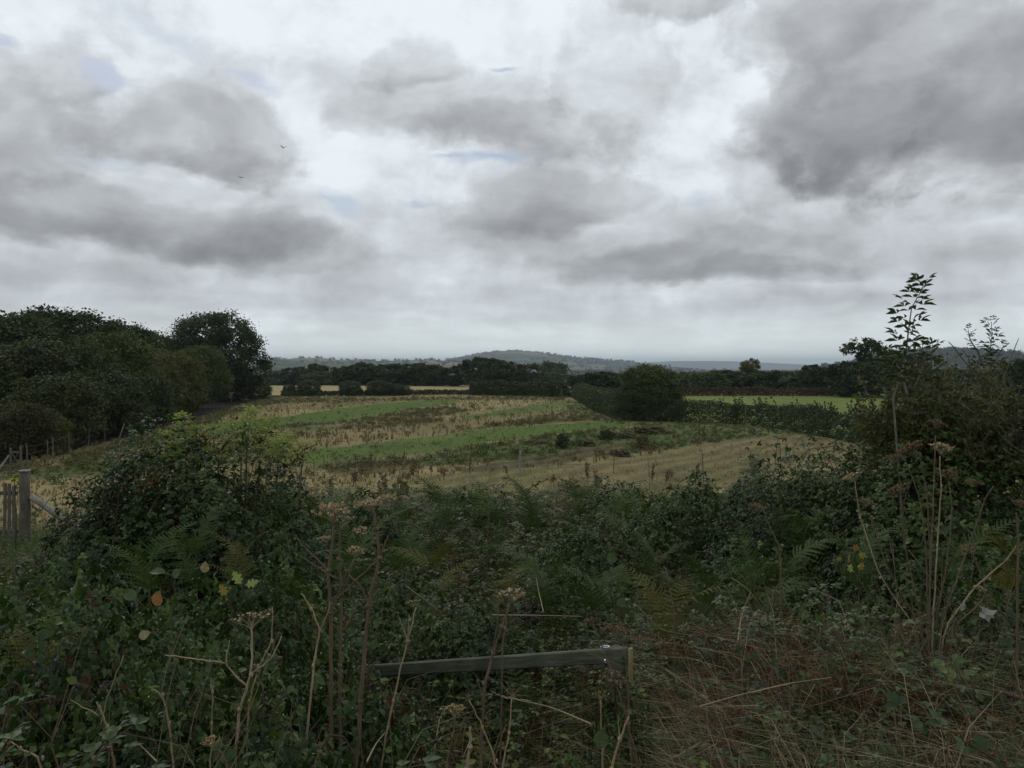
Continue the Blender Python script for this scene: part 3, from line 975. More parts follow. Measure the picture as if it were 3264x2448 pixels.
GR = 'trees in the row behind the pale stubble field'
ROW = [('far', 640, 300, 5.81, 14, 'far_leaf', 'low dark tree left of the tree row, before the gap'), ('far', 685, 290, 6.89, 10, 'far_leaf', 'dark peaked tree left of the tree row'),
       ('far_wide', 600, 320, 4.56, 16, 'scrub_leaf', 'grey green low tree beside the oak, far behind the pale field'), ('far_wide', 700, 258, 4.15, 13, 'scrub_leaf', 'pale scrub tree in front of the tree row, left end'),
       ('far', 748, 250, 5.98, 12, 'far_leaf', 'first tree of the row behind the pale field'), ('far', 795, 248, 6.81, 12, 'far_leaf', 'round second tree of the row behind the pale field'),
       ('far_wide', 850, 246, 6.39, 13, 'far_leaf', 'third tree of the row, dark and flat topped'), ('far', 898, 244, 6.56, 12, 'far_leaf', 'fourth tree of the row, behind the pale field'),
       ('far_wide', 935, 244, 6.14, 11, 'far_leaf', 'fifth tree of the row, sloping down to the dip'), ('far', 985, 238, 5.73, 11, 'far_leaf', 'low tree filling the dip of the row'),
       ('far', 1040, 230, 8.0, 12, 'far_leaf', 'tallest tree of the row, left half of the big dark clump'), ('far', 1078, 232, 7.6, 11, 'far_leaf', 'middle tree of the big dark clump in the row'),
       ('far_wide', 1125, 228, 6.31, 11, 'far_leaf', 'last tree of the row, sloping down at the right of the clump'),
       ('far', 1195, 420, 9.00, 22, 'scrub_leaf', 'hazy tree far behind the field gateway'), ('far_wide', 1175, 260, 3.82, 12, 'scrub_leaf', 'low pale tree right of the big dark clump'),
       ('far', 1255, 190, 3.82, 8, 'far_leaf', 'dark tree over the gateway at the end of the field'), ('far', 1295, 180, 4.40, 9, 'far_leaf', 'dark tree behind the near corner of the right hedge'),
       ('far_wide', 1340, 185, 4.07, 8, 'far_leaf', 'dark tree just left of the big hedge tree')]
for (k, xd, d, h, w_, mt, lb) in ROW:
    tree(k, xd, d, h, w_, mt, 'field_tree', lb, GR)
tree('round', 1402, 84, 5.5, 6.6, 'light_tree_leaf', 'hedge_tree', 'big dark bushy tree growing out of the bend of the right hedge')
tree('low', 1425, 82.5, 4.2, 5.2, 'hedge_leaf', 'bush', 'dark thorn bush under the right side of the hedge tree')
tree('low', 1370, 83.5, 3.8, 4.4, 'hedge_leaf', 'bush', 'dark thorn bush under the left side of the hedge tree')
GS = 'scrub trees beyond the right green field'
q = 0
for xd in range(1470, 1900, 27):
    d = 172 + 60 * rng.rand()
    tree(['far', 'far_wide'][q % 2], xd + rng.randint(-8, 8), d, 3.9 + .8 * rng.rand(), 8 + 4 * rng.rand(), ['far_leaf', 'scrub_leaf'][(q // 2 + q) % 2], 'scrub_tree',
         'low %s scrub tree %s' % (['dark', 'pale grey green'][(q // 2 + q) % 2], 'left of the lone yellowish tree' if xd < 1600 else 'under the lone yellowish tree' if xd < 1700 else 'between the lone tree and the open crowned tree'), GS)
    q += 1
tree('lone', 1618, 205, 7.4, 5.6, 'olive_leaf', 'lone_tree', 'lone yellowish tree rising above the scrub belt beyond the green field')
tree('open', 1868, 152, 10.6, 8.0, 'far_leaf', 'open_crowned_tree', 'open crowned tree with a bare forked limb behind the right green field', None, 0.0)
tree('far', 1835, 150, 6.3, 9, 'far_leaf', 'field_tree', 'dark tree at the left foot of the open crowned tree')
tree('far', 1885, 148, 6.6, 9, 'far_leaf', 'field_tree', 'dark tree at the right foot of the open crowned tree')
tree('far', 1760, 165, 5.8, 7, 'far_leaf', 'field_tree', 'small dark peaked tree left of the open crowned tree')
tree('far', 1950, 150, 7.4, 9, 'far_leaf', 'field_tree', 'dark tree seen through the tall elder shrub')
tree('far', 2205, 120, 6.8, 7, 'far_leaf', 'field_tree', 'dark tree at the right picture edge behind the thorn shrub')
tree('far', 2290, 118, 7.4, 9, 'far_leaf', 'field_tree', 'dark tree just beyond the right picture edge')
for xd in (2010, 2080, 2150):
    tree('far_wide', xd, 190 + rng.rand() * 30, 5.0, 12, 'scrub_leaf', 'scrub_tree', 'scrub tree in the belt seen behind the tall elder shrub', GS)

# far woods on the plain and on the hills: one mass
cm = crown_mb(rand_lobes(5, 9, 9, .3, 5), 110, 2.3, .9, .7, LEAF2W, .6, 0, 40, 5)
cm2 = crown_mb(rand_lobes(6, 8, 12, .3, 6), 130, 2.4, 1.0, .7, LEAF2W, .6, 0, 44, 6)
pts, sc_ = [], []
for _ in range(3000):
    y = 380 + 2900 * rng.rand() ** 1.6
    x = (rng.rand() - .5) * 1.5 * y
    if fbm(np.array([x * .004 + 3]), np.array([y * .0035]))[0] < .47:
        continue
    pts.append((x, y, gz1(x, y)))
    sc_.append(.55 + .45 * rng.rand())
for (X_, Y_, Z_), n_, thr in ((h1, 500, .50), (h2, 1300, .50), (h4, 900, .30)):
    for _ in range(n_):
        i, j = rng.randint(len(X_)), rng.randint(4, 28)
        if fbm(np.array([X_[i] * .0022]), np.array([Y_[j] * .003 + 8]))[0] < thr:
            continue
        pts.append((X_[i], Y_[j], Z_[j, i] - .5))
        sc_.append(.8 + .6 * rng.rand())
    for i in range(20, len(X_) - 20):                      # trees along the ridge line
        if fbm(np.array([X_[i] * .004 + 31]), np.array([.3]))[0] > .47:
            pts.append((X_[i] + rng.rand() * 6, Y_[25], Z_[25, i] - 1.5))
            sc_.append(.7 + .5 * rng.rand())
pts = np.array(pts)
n = len(pts)
scatter('far_woods', [cm, cm2], pts, rng.randint(2, size=n), np.stack([np.zeros(n), np.zeros(n), rng.rand(n) * 6.28], 1), np.array(sc_), [M['far_leaf']], 'far-off woods and hedgerow trees across the plain and hills')


# ------------------------------------------------------------------ hedges
def hedge(name, path, h, wd, n, leaf, mat, label, bump=.35, spikes=0, seed=1, cat='hedge'):
    rr = np.random.RandomState(seed)
    p = np.array(path, float)
    seg = np.linalg.norm(np.diff(p, axis=0), axis=1)
    cum = np.concatenate([[0], np.cumsum(seg)])
    s = rr.rand(n) * cum[-1]
    x = np.interp(s, cum, p[:, 0])
    y = np.interp(s, cum, p[:, 1])
    tx = np.interp(s + .5, cum, p[:, 0]) - np.interp(s - .5, cum, p[:, 0])
    ty = np.interp(s + .5, cum, p[:, 1]) - np.interp(s - .5, cum, p[:, 1])
    tn = np.hypot(tx, ty) + 1e-6
    sx_, sy_ = ty / tn, -tx / tn
    hs = h * (1 + bump * 2 * (fbm(s * .16 + seed, s * 0 + .5, 3) - .5)) * (1 + .18 * (vnoise(s * 1.1, s * 0 + seed) - .5))
    a_ = (rr.rand(n) * 1.25 - .125) * math.pi
    rad = .72 + .34 * rr.rand(n) ** .7 + .2 * (fbm(s * .8, a_ * 1.5 + seed, 3) - .5)
    lx = np.cos(a_) * wd / 2 * rad
    lz = np.maximum(np.sin(a_), -.05) ** .6 * hs * rad if False else (np.clip(np.sin(a_), 0, 1) ** .55) * hs * rad
    lz = np.where((a_ < .3) | (a_ > math.pi - .3), rr.rand(n) * hs * .55, lz)
    px = x + sx_ * lx
    py = y + sy_ * lx
    pos = np.stack([px, py, gz(px, py) + lz], 1)
    out = np.stack([sx_ * np.cos(a_), sy_ * np.cos(a_), np.abs(np.sin(a_)) + .35], 1)
    cl = fbm(s * .9, a_ * 2 + 5, 3)
    m = MB()
    m.leaves(LEAF2W, pos, rr.normal(size=(n, 3)) + out * .4, out + rr.normal(size=(n, 3)) * .5, leaf * (.6 + .8 * rr.rand(n)), 0,
             np.clip(.5 + 1.5 * (cl - .5) + .18 * rr.normal(size=n), 0, 1))
    c0 = p[len(p) // 2]
    root = thing(name, (0, 0, 0), label, cat)
    root.location = (c0[0], c0[1], gz1(c0[0], c0[1]))
    fo = m.obj('foliage', M[mat], root)
    fo.location = -root.location
    fo['kind'] = 'stuff'
    st = MB()
    for _ in range(max(8, int(cum[-1] / 1.5))):
        q = rr.rand() * cum[-1]
        bx, by = np.interp(q, cum, p[:, 0]), np.interp(q, cum, p[:, 1])
        g0 = gz1(bx, by)
        st.tube([(bx, by, g0), (bx + rr.normal() * .15, by + rr.normal() * .15, g0 + h * .45), (bx + rr.normal() * .35, by + rr.normal() * .35, g0 + h * .85)], [.05, .035, .012], 4)
    so = st.obj('stems', M['bark'], root)
    so.location = -root.location
    so['kind'] = 'stuff'
    if spikes:
        sm = MB()
        for _ in range(spikes):
            q = (.15 + .75 * rr.rand()) * cum[-1]
            if vnoise(q * .2, seed) < .5:
                continue
            bx, by = np.interp(q, cum, p[:, 0]) + rr.normal() * .3, np.interp(q, cum, p[:, 1]) + rr.normal() * .3
            g0 = gz1(bx, by)
            hh = h * (1.0 + .25 * rr.rand())
            nn = 9
            zz = np.linspace(hh * .7, hh + .35, nn)
            pos = np.stack([bx - .35 * (zz - hh * .7), np.full(nn, by), g0 + zz], 1)
            sm.tube(pos, np.linspace(.02, .006, nn), 3)
            sm.leaves(LEAF2, np.repeat(pos, 2, 0), rr.normal(size=(nn * 2, 3)) + [-.4, 0, .6], rr.normal(size=(nn * 2, 3)), .22, 0)
        if sm.n:
            so = sm.obj('shoots', M[mat], root)
            so.location = -root.location
    return root


hedge('hedge', [(11.8, 147), (11.2, 103), (11.6, 85), (13.6, 82)], 2.2, 2.6, 22000, .19, 'hedge_leaf', 'overgrown hedge running from the far gateway down to the hedge tree', seed=3)
hedge('hedge', [(13.6, 82), (17.5, 80), (21.3, 77.5), (24, 72), (24.6, 63), (24.5, 55), (25, 44)], 1.75, 2.0, 42000, .125, 'hedge_leaf', 'dark bramble grown hedge between the stubble and the right green field', .3, 70, seed=4)
hedge('hedge', [(-42, 152), (-28, 158), (-12, 162), (4, 158), (10.5, 150)], .75, 1.8, 9000, .30, 'hedge_leaf', 'low dark hedge along the far end of the striped field', .3, seed=5)
hedge('hedge', [(-8, 158), (-2, 158), (4, 155), (9.5, 150)], 2.3, 2.6, 7000, .32, 'hedge_leaf', 'taller right part of the far hedge below the big dark clump', .2, seed=6)
hedge('hedge', [(13, 158), (30, 157), (50, 156), (75, 154)], 1.4, 1.6, 9000, .30, 'brown_hedge_leaf', 'clipped brown hedge along the far side of the right green field', .1, seed=7)
for xd, d, h, w_, lb in ((665, 155, 2.9, 5.0, 'round dark bush nearest the oak in the far hedge'), (755, 156, 2.8, 5.2, 'round dark bush in the middle of the far hedge'),
                         (822, 157, 2.9, 5.4, 'round dark bush at the right of the three in the far hedge'), (625, 154, 2.2, 3.0, 'small bush left of the three round hedge bushes'), (862, 157, 2.2, 4.6, 'low bush right of the three round hedge bushes')):
    tree('low', xd, d, h, w_, 'hedge_leaf', 'bush', lb, 'round bushes in the far hedge')


# ------------------------------------------------------------------ posts, fences, gates
def post_mb(h, r_, lean=(0, 0), k=8, seed=0, mb=None, at_=(0, 0, 0), mat=0, cut=None):
    rr = np.random.RandomState(seed)
    m = mb or MB()
    t_ = np.linspace(0, 1, 6)
    p = np.array(at_) + np.stack([lean[0] * t_ + rr.normal(size=6) * r_ * .06, lean[1] * t_ + rr.normal(size=6) * r_ * .06, -.25 + (h + .25) * t_], 1)
    m.tube(p, r_ * (1.05 - .1 * t_ + rr.normal(size=6) * .03), k, mat)
    return m


# timber rail in the foreground
A_ = P(1358, 1402, 4.2)          # right end, top edge
B_ = P(640, 1452, 5.9)
root = thing('rail_fence', (A_[0] - .04, A_[1], gz1(A_[0], A_[1])), 'mossy timber rail on a square post half buried in the brambles', 'fence')
loc = np.array(root.location)
L_ = np.linalg.norm(A_ - B_)
dx = (A_ - B_) / L_
yaw = math.atan2(dx[1], dx[0])
pit = -math.asin(dx[2])
m = MB()
nseg = 16
for q in range(1):
    m.box((0, 0, 0), (L_, .038, .074), None, 0, .5, .006)
rail = m.obj('rail', M['rail_wood'], root)
mid = (A_ + B_) / 2 - loc - np.array([0, 0, .037])
rail.location = mid
rail.rotation_euler = (0, pit, yaw)
ph = float(A_[2] - loc[2]) - .01
m = MB()
m.box((0, 0, ph / 2 - .2), (.10, .075, ph + .38), None, 0, .5, .008)
po = m.obj('post', M['rail_wood'], root)
po.location = (.0, .058, 0)
po.rotation_euler = (0, 0, yaw)
m = MB()
m.box((0, 0, 0), (.016, .03, .17), None, 0, .5, .003)
bt = m.obj('batten', M['cut_wood'], root)
bt.location = (.052, -.012, ph - .075)
bt.rotation_euler = (0, 0, yaw)
bt['label'] = 'raw yellow cut edge at the rail end'
m = MB()
m.tube([(0, 0, 0), (0, -.008, 0)], [.011, .009], 8)
o = m.obj('bolt', M['steel'], root)
o.location = (-.075, -.028, ph - .05)
m = MB()
an = np.linspace(0, 2 * math.pi, 15)
m.tube(np.stack([.022 * np.cos(an), .012 * np.sin(an), 0 * an], 1), .004, 5, cap=False)
m.tube([(0, 0, -.02), (0, 0, .008)], [.006, .006], 6)
o = m.obj('staple_ring', M['steel'], root)
o.location = (-.075, .004, ph + .012)

# near picket gate and its braced post
gp = P(51, 1018, 17)
gzb = gz1(gp[0], 17)
hpost = gp[2] - gzb
root = thing('gate_post', (gp[0], 17, gzb), 'thick weathered round gate post with a pale flat top', 'post')
post_mb(hpost, .105, (.0, 0), 10, 2).obj('shaft', M['grey_wood'], root, True)
m = MB()
m.tube([(0, 0, 0), (0, 0, .025)], [.115, .11], 10)
o = m.obj('top', M['pale_wood'], root)
o.location = (0, 0, hpost - .005)
e0 = P(63, 1072, 17) - np.array(root.location)
e1 = P(158, 1139, 17.15) - np.array(root.location)
ext = (e1 - e0) * 1.45 + e0
m = MB()
t_ = np.linspace(0, 1, 7)[:, None]
m.tube(e0 * (1 - t_) + ext * t_, np.linspace(.063, .078, 7), 9)
m.obj('brace', M['pale_wood'], root, True)['label'] = 'pale stripped log propping the post'
m = MB()
f0, f1 = P(65, 1092, 16.9) - np.array(root.location), P(84, 1105, 16.9) - np.array(root.location)
m.tube([f0, (f0 + f1) / 2 + [0, 0, -.01], f1, f1 + [.06, 0, .05]], [.012, .022, .02, .008], 5)
m.obj('loose_bark', M['bark'], root)
root = thing('picket_gate', (gp[0] - .5, 17, gz1(gp[0] - .5, 17)), 'old grey picket gate at the left edge beside the thick post', 'gate')
loc = np.array(root.location)
for xd, top, wdt in ((-27, 1036, .065), (-17, 1037, .06), (-6, 1038, .065), (6, 1038, .062), (16.5, 1039.5, .068), (26.5, 1044, .07), (31.5, 1091, .055)):
    q = P(xd, top, 17)
    h = q[2] - loc[2] + .0
    m = MB()
    m.box((0, 0, h / 2 - .05), (wdt, .022, h), None, 0, .5, .004)
    o = m.obj('picket', M['grey_wood'], root)
    o.location = (q[0] - loc[0], -.02 if xd < 30 else -.05, 0)
    o.rotation_euler = (0, R(rng.normal() * .8), 0)
for yd in (1066, 1150):
    q = P(0, yd, 17)
    m = MB()
    m.box((0, 0, 0), (.66, .03, .075), None, 0, .5, .004)
    o = m.obj('cross_rail', M['grey_wood'], root)
    o.location = (P(0, yd, 17)[0] - loc[0], .008, q[2] - loc[2])
root = thing('yellow_flower', P(28, 1037, 16.4) * [1, 1, 0] + [0, 0, gz1(P(28, 1037, 16.4)[0], 16.4)], 'bright yellow flower head between the pickets and the gate post', 'flower')
hf = P(28, 1037, 16.4)[2] - root.location.z
m = MB()
n = 26
an = rng.rand(n) * 6.28
dr = np.stack([np.cos(an), np.sin(an), -.5 + .9 * rng.rand(n)], 1)
m.leaves(LEAF6, np.array([[0, 0, 0]] * n) + dr * .01, dr, np.cross(dr, rand_unit(n)), .055 + .03 * rng.rand(n), 0)
m.obj('flower_head', M['yellow'], root).location = (0, 0, hf)
m = MB()
m.tube([(0, 0, -.1), (.03, 0, hf * .5), (0, 0, hf)], [.008, .007, .005], 5)
m.leaves(LEAF6, np.array([[0, 0, hf + .03], [0, 0, hf + .04], [0, 0, hf + .02], [.02, 0, hf * .8]]), np.array([[-1, .2, .3], [1, .1, .4], [.2, -1, .3], [1, -.5, 0]]), np.array([[0, 0, 1.]] * 4), .07, 0)
m.obj('stalk', M['nettle_leaf'], root)

# far small gate by the wood
q0 = P(21, 1020, 40)
root = thing('field_gate', (q0[0], 40, gz1(q0[0], 40)), 'small grey gate between two posts at the wood edge, far behind the picket gate', 'gate')
wd = P(43, 1020, 40)[0] - q0[0]
for x_, h in ((0, 1.35), (wd, 1.45)):
    post_mb(h, .055, (0, 0), 7, 5).obj('post', M['grey_wood'], root).location = (x_, 0, 0)
for z_ in (.55, 1.15):
    m = MB()
    m.box((0, 0, 0), (wd - .12, .035, .07), None, 0)
    m.obj('bar', M['grey_wood'], root).location = (wd / 2, -.02, z_)
for sgn in (-1, 1):
    m = MB()
    m.tube([(wd / 2 - sgn * (wd / 2 - .08), -.05, .56), (wd / 2 + sgn * (wd / 2 - .08), -.05, 1.14)], [.02, .02], 4)
    m.obj('cross_brace', M['grey_wood'], root)
m = MB()
m.tube([(-.07, 0, 1.0), (-.55, -.2, .2)], [.045, .05], 6)
m.obj('prop', M['pale_wood'], root)

# wire fence along the wood
root = thing('wire_fence', (-27, 57, gz1(-27, 57)), 'line of thin stakes and wire along the edge of the left wood', 'fence')
loc = np.array(root.location)
pp = []
for xd, d in ((58, 42.5), (102, 45), (113, 46.2), (149, 50), (188, 54.5), (225, 60), (262, 65), (295, 69.5), (322, 74), (346, 78), (369, 83), (395, 89), (425, 97), (452, 107), (462, 113), (500, 124)):
    x = (xd * K - 512) / FPX * d
    h = 1.25 + .25 * rng.rand()
    o = post_mb(h, .035, (rng.normal() * .05, rng.normal() * .05), 6, int(xd)).obj('post', M['grey_wood'], root)
    g0 = gz1(x, d)
    o.location = np.array([x, d, g0]) - loc
    pp.append(np.array([x, d, g0]) - loc)
for z_ in (.45, .8, 1.15):
    m = MB()
    m.tube(np.array(pp) + [0, 0, z_], .0028, 3)
    m.obj('wire', M['wire'], root)
q0 = P(252, 967, 58)
root = thing('leaning_stake', (q0[0], 58, gz1(q0[0], 58)), 'white peeling stake leaning against the dark wood edge', 'stake')
m = MB()
m.tube([(0, 0, -.1), (.22, 0, .6), (.46, .1, 1.35)], [.045, .045, .035], 6)
m.obj('shaft', M['pale_wood'], root)
# post and thin stakes in the field
q0 = P(1123, 1032, 40)
root = thing('field_fence', (q0[0], 40, gz1(q0[0], 40)), 'short weathered post and sagging wires among the dry weeds of the field', 'fence')
loc = np.array(root.location)
post_mb(1.22, .06, (.03, 0), 7, 8).obj('post', M['pale_wood'], root)
pp = [(-14, 37.5), (-9.5, 38.4), (-4.8, 39.2), (0, 40), (4.6, 41), (9.2, 42), (14, 43)]
pts = []
for i, (x_, y_) in enumerate(pp):
    g0 = gz1(q0[0] + x_, y_)
    pts.append(np.array([x_, y_ - 40, g0 - loc[2]]))
    if i != 3:
        o = post_mb(.95, .022, (rng.normal() * .06, 0), 5, i).obj('stake', M['grey_wood'], root)
        o.location = pts[-1]
for z_ in (.5, .9):
    m = MB()
    m.tube(np.array(pts) + [0, 0, z_], .005, 3)
    m.obj('wire', M['wire'], root)
# gateway at the end of the field and posts by the hedge
for xd, d, h, lb in ((1213, 149, 1.5, 'left post of the small gateway at the end of the field'), (1243, 147, 1.25, 'right post of the small gateway at the end of the field')):
    x = (xd * K - 512) / FPX * d
    root = thing('gateway_post', (x, d, gz1(x, d)), lb, 'post')
    post_mb(h, .13, (0, 0), 7, 3).obj('shaft', M['grey_wood'], root)
    m = MB()
    m.tube([(-.5, 0, .15), (.05, 0, h * .7)], [.06, .05], 5)
    m.obj('brace', M['grey_wood'], root)
for xd, d, h in ((1528, 78, 1.5), (1602, 75.8, 1.75)):
    x = (xd * K - 512) / FPX * d
    root = thing('hedge_stake', (x, d - 1.3, gz1(x, d - 1.3)), 'thin grey stake in front of the dark hedge, %s' % ('nearer the hedge tree' if xd < 1550 else 'farther from the hedge tree'), 'stake')
    post_mb(h, .045, (.03, 0), 6, 3).obj('shaft', M['grey_wood'], root)

# masts on the skyline
for xd, d, zt, lb in ((763, 3600, 34, 'thin radio mast on the low left hill'), (1540, 13000, 95, 'left of two faint masts on the palest ridge'), (1546, 13000, 80, 'right of two faint masts on the palest ridge')):
    x = (xd * K - 512) / FPX * d
    hz_ = EYE - ((779 if d < 5000 else 781) * K - HORIZ) / FPX * d - 4
    root = thing('radio_mast', (x, d, hz_), lb, 'mast')
    m = MB()
    wb = zt * .035
    tops = np.array([0, 0, zt])
    for k in range(3):
        a_ = k * 2.094
        m.tube([(wb * math.cos(a_), wb * math.sin(a_), 0), tops], [zt * .009, zt * .005], 4)
    for f in np.linspace(.1, .9, 7):
        for k in range(3):
            a_, b_ = k * 2.094, (k + 1) * 2.094
            m.tube([(wb * (1 - f) * math.cos(a_), wb * (1 - f) * math.sin(a_), zt * f), (wb * (.9 - f) * math.cos(b_), wb * (.9 - f) * math.sin(b_), zt * (f + .1))], [zt * .004] * 2, 3)
    m.obj('lattice', M['mast'], root)

# birds
for xd, yd, sc0, rot_, lb in ((615, 322, 1.0, .9, 'dark bird with raised wings right of the grey cloud'), (524, 385, .9, .1, 'dark bird gliding level below the left grey cloud')):
    q = P(xd, yd, 75)
    root = thing('bird', q, lb, 'bird', 'birds in flight', .6)
    m = MB()
    t_ = np.linspace(-.16, .16, 7)
    m.tube(np.stack([0 * t_, t_, 0 * t_], 1), [.006, .028, .038, .04, .032, .02, .012], 7)
    m.tube([(0, .15, .0), (0, .19, .01), (0, .225, .004)], [.018, .02, .004], 6)
    m.add([(-.012, -.15, 0), (.012, -.15, 0), (.04, -.24, 0), (-.04, -.24, .0)], [(0, 1, 2), (0, 2, 3)])
    m.obj('body', M['bird'], root)
    for sgn in (-1, 1):
        m = MB()
        up = rot_ * .12
        for (zo, fl) in ((.004, 1), (-.004, -1)):
            v = np.array([(0, .07, 0), (0, -.06, 0), (sgn * .16, -.08, up), (sgn * .17, .085, up), (sgn * .34, -.06, up * 1.4), (sgn * .30, .03, up * 1.4)]) + [0, 0, zo]
            m.add(v, [(0, 1, 2), (0, 2, 3), (3, 2, 4), (3, 4, 5)])
        m.obj('wing', M['bird'], root)
    root.scale = (sc0, sc0, sc0)


# ------------------------------------------------------------------ plants: pieces
def frond_mb(L=.85, seed=0, droop=.9, pairs=17, width=.36, mat=0):
    """bracken frond along +Y rising then arching over, with toothed side fronds"""
    rr = np.random.RandomState(seed)
    m = MB()
    t_ = np.linspace(0, 1, 12)
    ang = R(66) - droop * 1.15 * t_ ** 1.4
    st = L / 11
    y = np.concatenate([[0], np.cumsum(np.cos(ang[:-1]) * st)])
    z = np.concatenate([[0], np.cumsum(np.sin(ang[:-1]) * st)])
    bend = rr.normal() * .10
    x = bend * t_ ** 2 * L
    pl = np.stack([x, y, z], 1)
    m.tube(pl, np.linspace(.006, .0012, 12), 3, mat, .9, False)
    for i in range(pairs):
        f = .16 + .82 * i / (pairs - 1)
        b = np.array([np.interp(f, t_, pl[:, k]) for k in range(3)])
        a_ = np.interp(f, t_, ang)
        fw = np.array([0, math.cos(a_), math.sin(a_)])
        up = np.array([0, -math.sin(a_), math.cos(a_)])
        ln = L * width * (1 - f) ** .75 * (.9 + .2 * rr.rand()) + .012
        if i == 0:
            ln *= .85
        for sg in (-1, 1):
            dr = np.array([sg, 0, 0]) * .9 + fw * (.32 + .25 * f) + up * (.10 + .12 * rr.normal())
            dr /= np.linalg.norm(dr)
            sd = np.cross(up, dr)
            k = 8 if ln > .08 else 5
            vs, fs = [], []
            for j in range(k):
                g = j / k
                p0 = b + dr * ln * g - up * ln * .22 * g * g
                p1 = b + dr * ln * (g + .9 / k) - up * ln * .22 * (g + .9 / k) ** 2
                wd = ln * .105 * (1 - g) ** .8 + .003
                tp = (p0 + p1) / 2 + dr * wd * .45
                n0 = len(vs)
                vs += [p0, p1, tp + sd * wd - up * wd * .15, tp - sd * wd - up * wd * .15]
                fs += [(n0, n0 + 1, n0 + 2), (n0, n0 + 3, n0 + 1)]
            m.add(vs, fs, mat, np.clip(.45 + .25 * rr.normal() * .5 + .2 * f, 0, 1))
    return m


def tuft_mb(n=16, h=.5, lean=.5, wd=.006, seed=0, mat=0, comb=None):
    rr = np.random.RandomState(seed)
    m = MB()
    for _ in range(n):
        a_ = rr.rand() * 6.28
        l_ = lean * (.3 + rr.rand())
        hh = h * (.55 + .6 * rr.rand())
        b = np.array([rr.normal() * .06 * h, rr.normal() * .06 * h, 0])
        dv = np.array([math.cos(a_), math.sin(a_), 0])
        if comb is not None:
            dv = dv * .5 + np.array(comb)
        pr = [b, b + dv * l_ * hh * .25 + [0, 0, hh * .5], b + dv * l_ * hh * .7 + [0, 0, hh * .88], b + dv * l_ * hh * 1.25 + [0, 0, hh * (1.0 - .2 * l_)]]
        s_ = np.cross(dv, [0, 0, 1.0])
        s_ = s_ / (np.linalg.norm(s_) + 1e-9) * wd * (.5 + 1.3 * rr.rand() ** 2)
        v = [pr[0] - s_, pr[0] + s_, pr[1] - s_, pr[1] + s_, pr[2] - s_ * .7, pr[2] + s_ * .7, pr[3]]
        m.add(v, [(0, 1, 3), (0, 3, 2), (2, 3, 5), (2, 5, 4), (4, 5, 6)], mat, rr.rand())
    return m


def bramble_spray_mb(L=.6, n=8, leaf=.055, seed=0, mat=0, cmat=1):
    rr = np.random.RandomState(seed)
    m = MB()
    t_ = np.linspace(0, 1, 7)
    pl = np.stack([.1 * rr.normal() * t_ ** 2, L * t_, L * (.55 * t_ - .62 * t_ ** 2)], 1)
    m.tube(pl, np.linspace(.004, .0018, 7), 3, cmat, .4, False)
    f = .12 + .86 * np.arange(n) / (n - 1)
    b = np.stack([np.interp(f, t_, pl[:, k]) for k in range(3)], 1)
    sg = np.where(np.arange(n) % 2 == 0, 1, -1)
    ax = np.stack([sg * (.8 + .2 * rr.rand(n)), .5 + .3 * rr.rand(n), .12 * rr.normal(size=n)], 1)
    nr = np.stack([.3 * rr.normal(size=n), .3 * rr.normal(size=n), np.ones(n)], 1)
    m.leaves(TRI, b + ax * .012, ax, nr, leaf * (.75 + .5 * rr.rand(n)), mat, np.clip(.5 + .25 * rr.normal(size=n), 0, 1))
    return m


def nettle_mb(h=.7, seed=0, mat=0, cmat=1, leaf=.065):
    rr = np.random.RandomState(seed)
    m = MB()
    t_ = np.linspace(0, 1, 6)
    pl = np.stack([.08 * rr.normal() * t_ ** 2, .08 * rr.normal() * t_ ** 2, h * t_], 1)
    m.tube(pl, np.linspace(.004, .002, 6), 3, cmat, .5, False)
    nw = 8
    f = np.repeat(.25 + .73 * np.arange(nw) / (nw - 1), 2)
    b = np.stack([np.interp(f, t_, pl[:, k]) for k in range(3)], 1)
    an = np.repeat(np.arange(nw) * 1.57, 2) + np.tile([0, math.pi], nw) + rr.normal(size=nw * 2) * .2
    ax = np.stack([np.cos(an), np.sin(an), -.25 + .5 * f], 1)
    m.leaves(LEAF6, b, ax, np.stack([0 * an, 0 * an, 1 + 0 * an], 1) + rr.normal(size=(nw * 2, 3)) * .25, leaf * (1.25 - .75 * f), mat, np.clip(.4 + .3 * f + .15 * rr.normal(size=nw * 2), 0, 1))
    return m


# ------------------------------------------------------------------ grass and weeds of the field
def field_points(n, ylo=25, yhi=158, seed=2):
    rr = np.random.RandomState(seed)
    y = ylo * (yhi / ylo) ** (rr.rand(n) ** .8)
    half = np.minimum(.66 * y + 3, 75)
    x = (rr.rand(n) * 2 - 1) * half
    return x, y, rr


x, y, rr = field_points(64000)
zn = zone_of(x, y)
hx = np.interp(y, [40, 57, 72, 80, 85, 145, 160], [25, 25, 24, 15, 12, 12, 12])
keep = (zn != SOIL) & (zn != RFIELD) & (x < hx)
clus = fbm(x * .5, y * .5, 3)
dens = np.select([zn == GREEN, zn == STRAW, zn == BROWN, zn == ROUGH, zn == OLIVE, zn == TRACK, zn == STUB], [.40, .55, .38, .70, .65, .3, .40], .4)
keep &= rr.rand(len(x)) < dens * np.clip(.35 + 1.3 * (clus - .2), 0, 1)
x, y, zn, clus = x[keep], y[keep], zn[keep], clus[keep]
u = rr.rand(len(x))
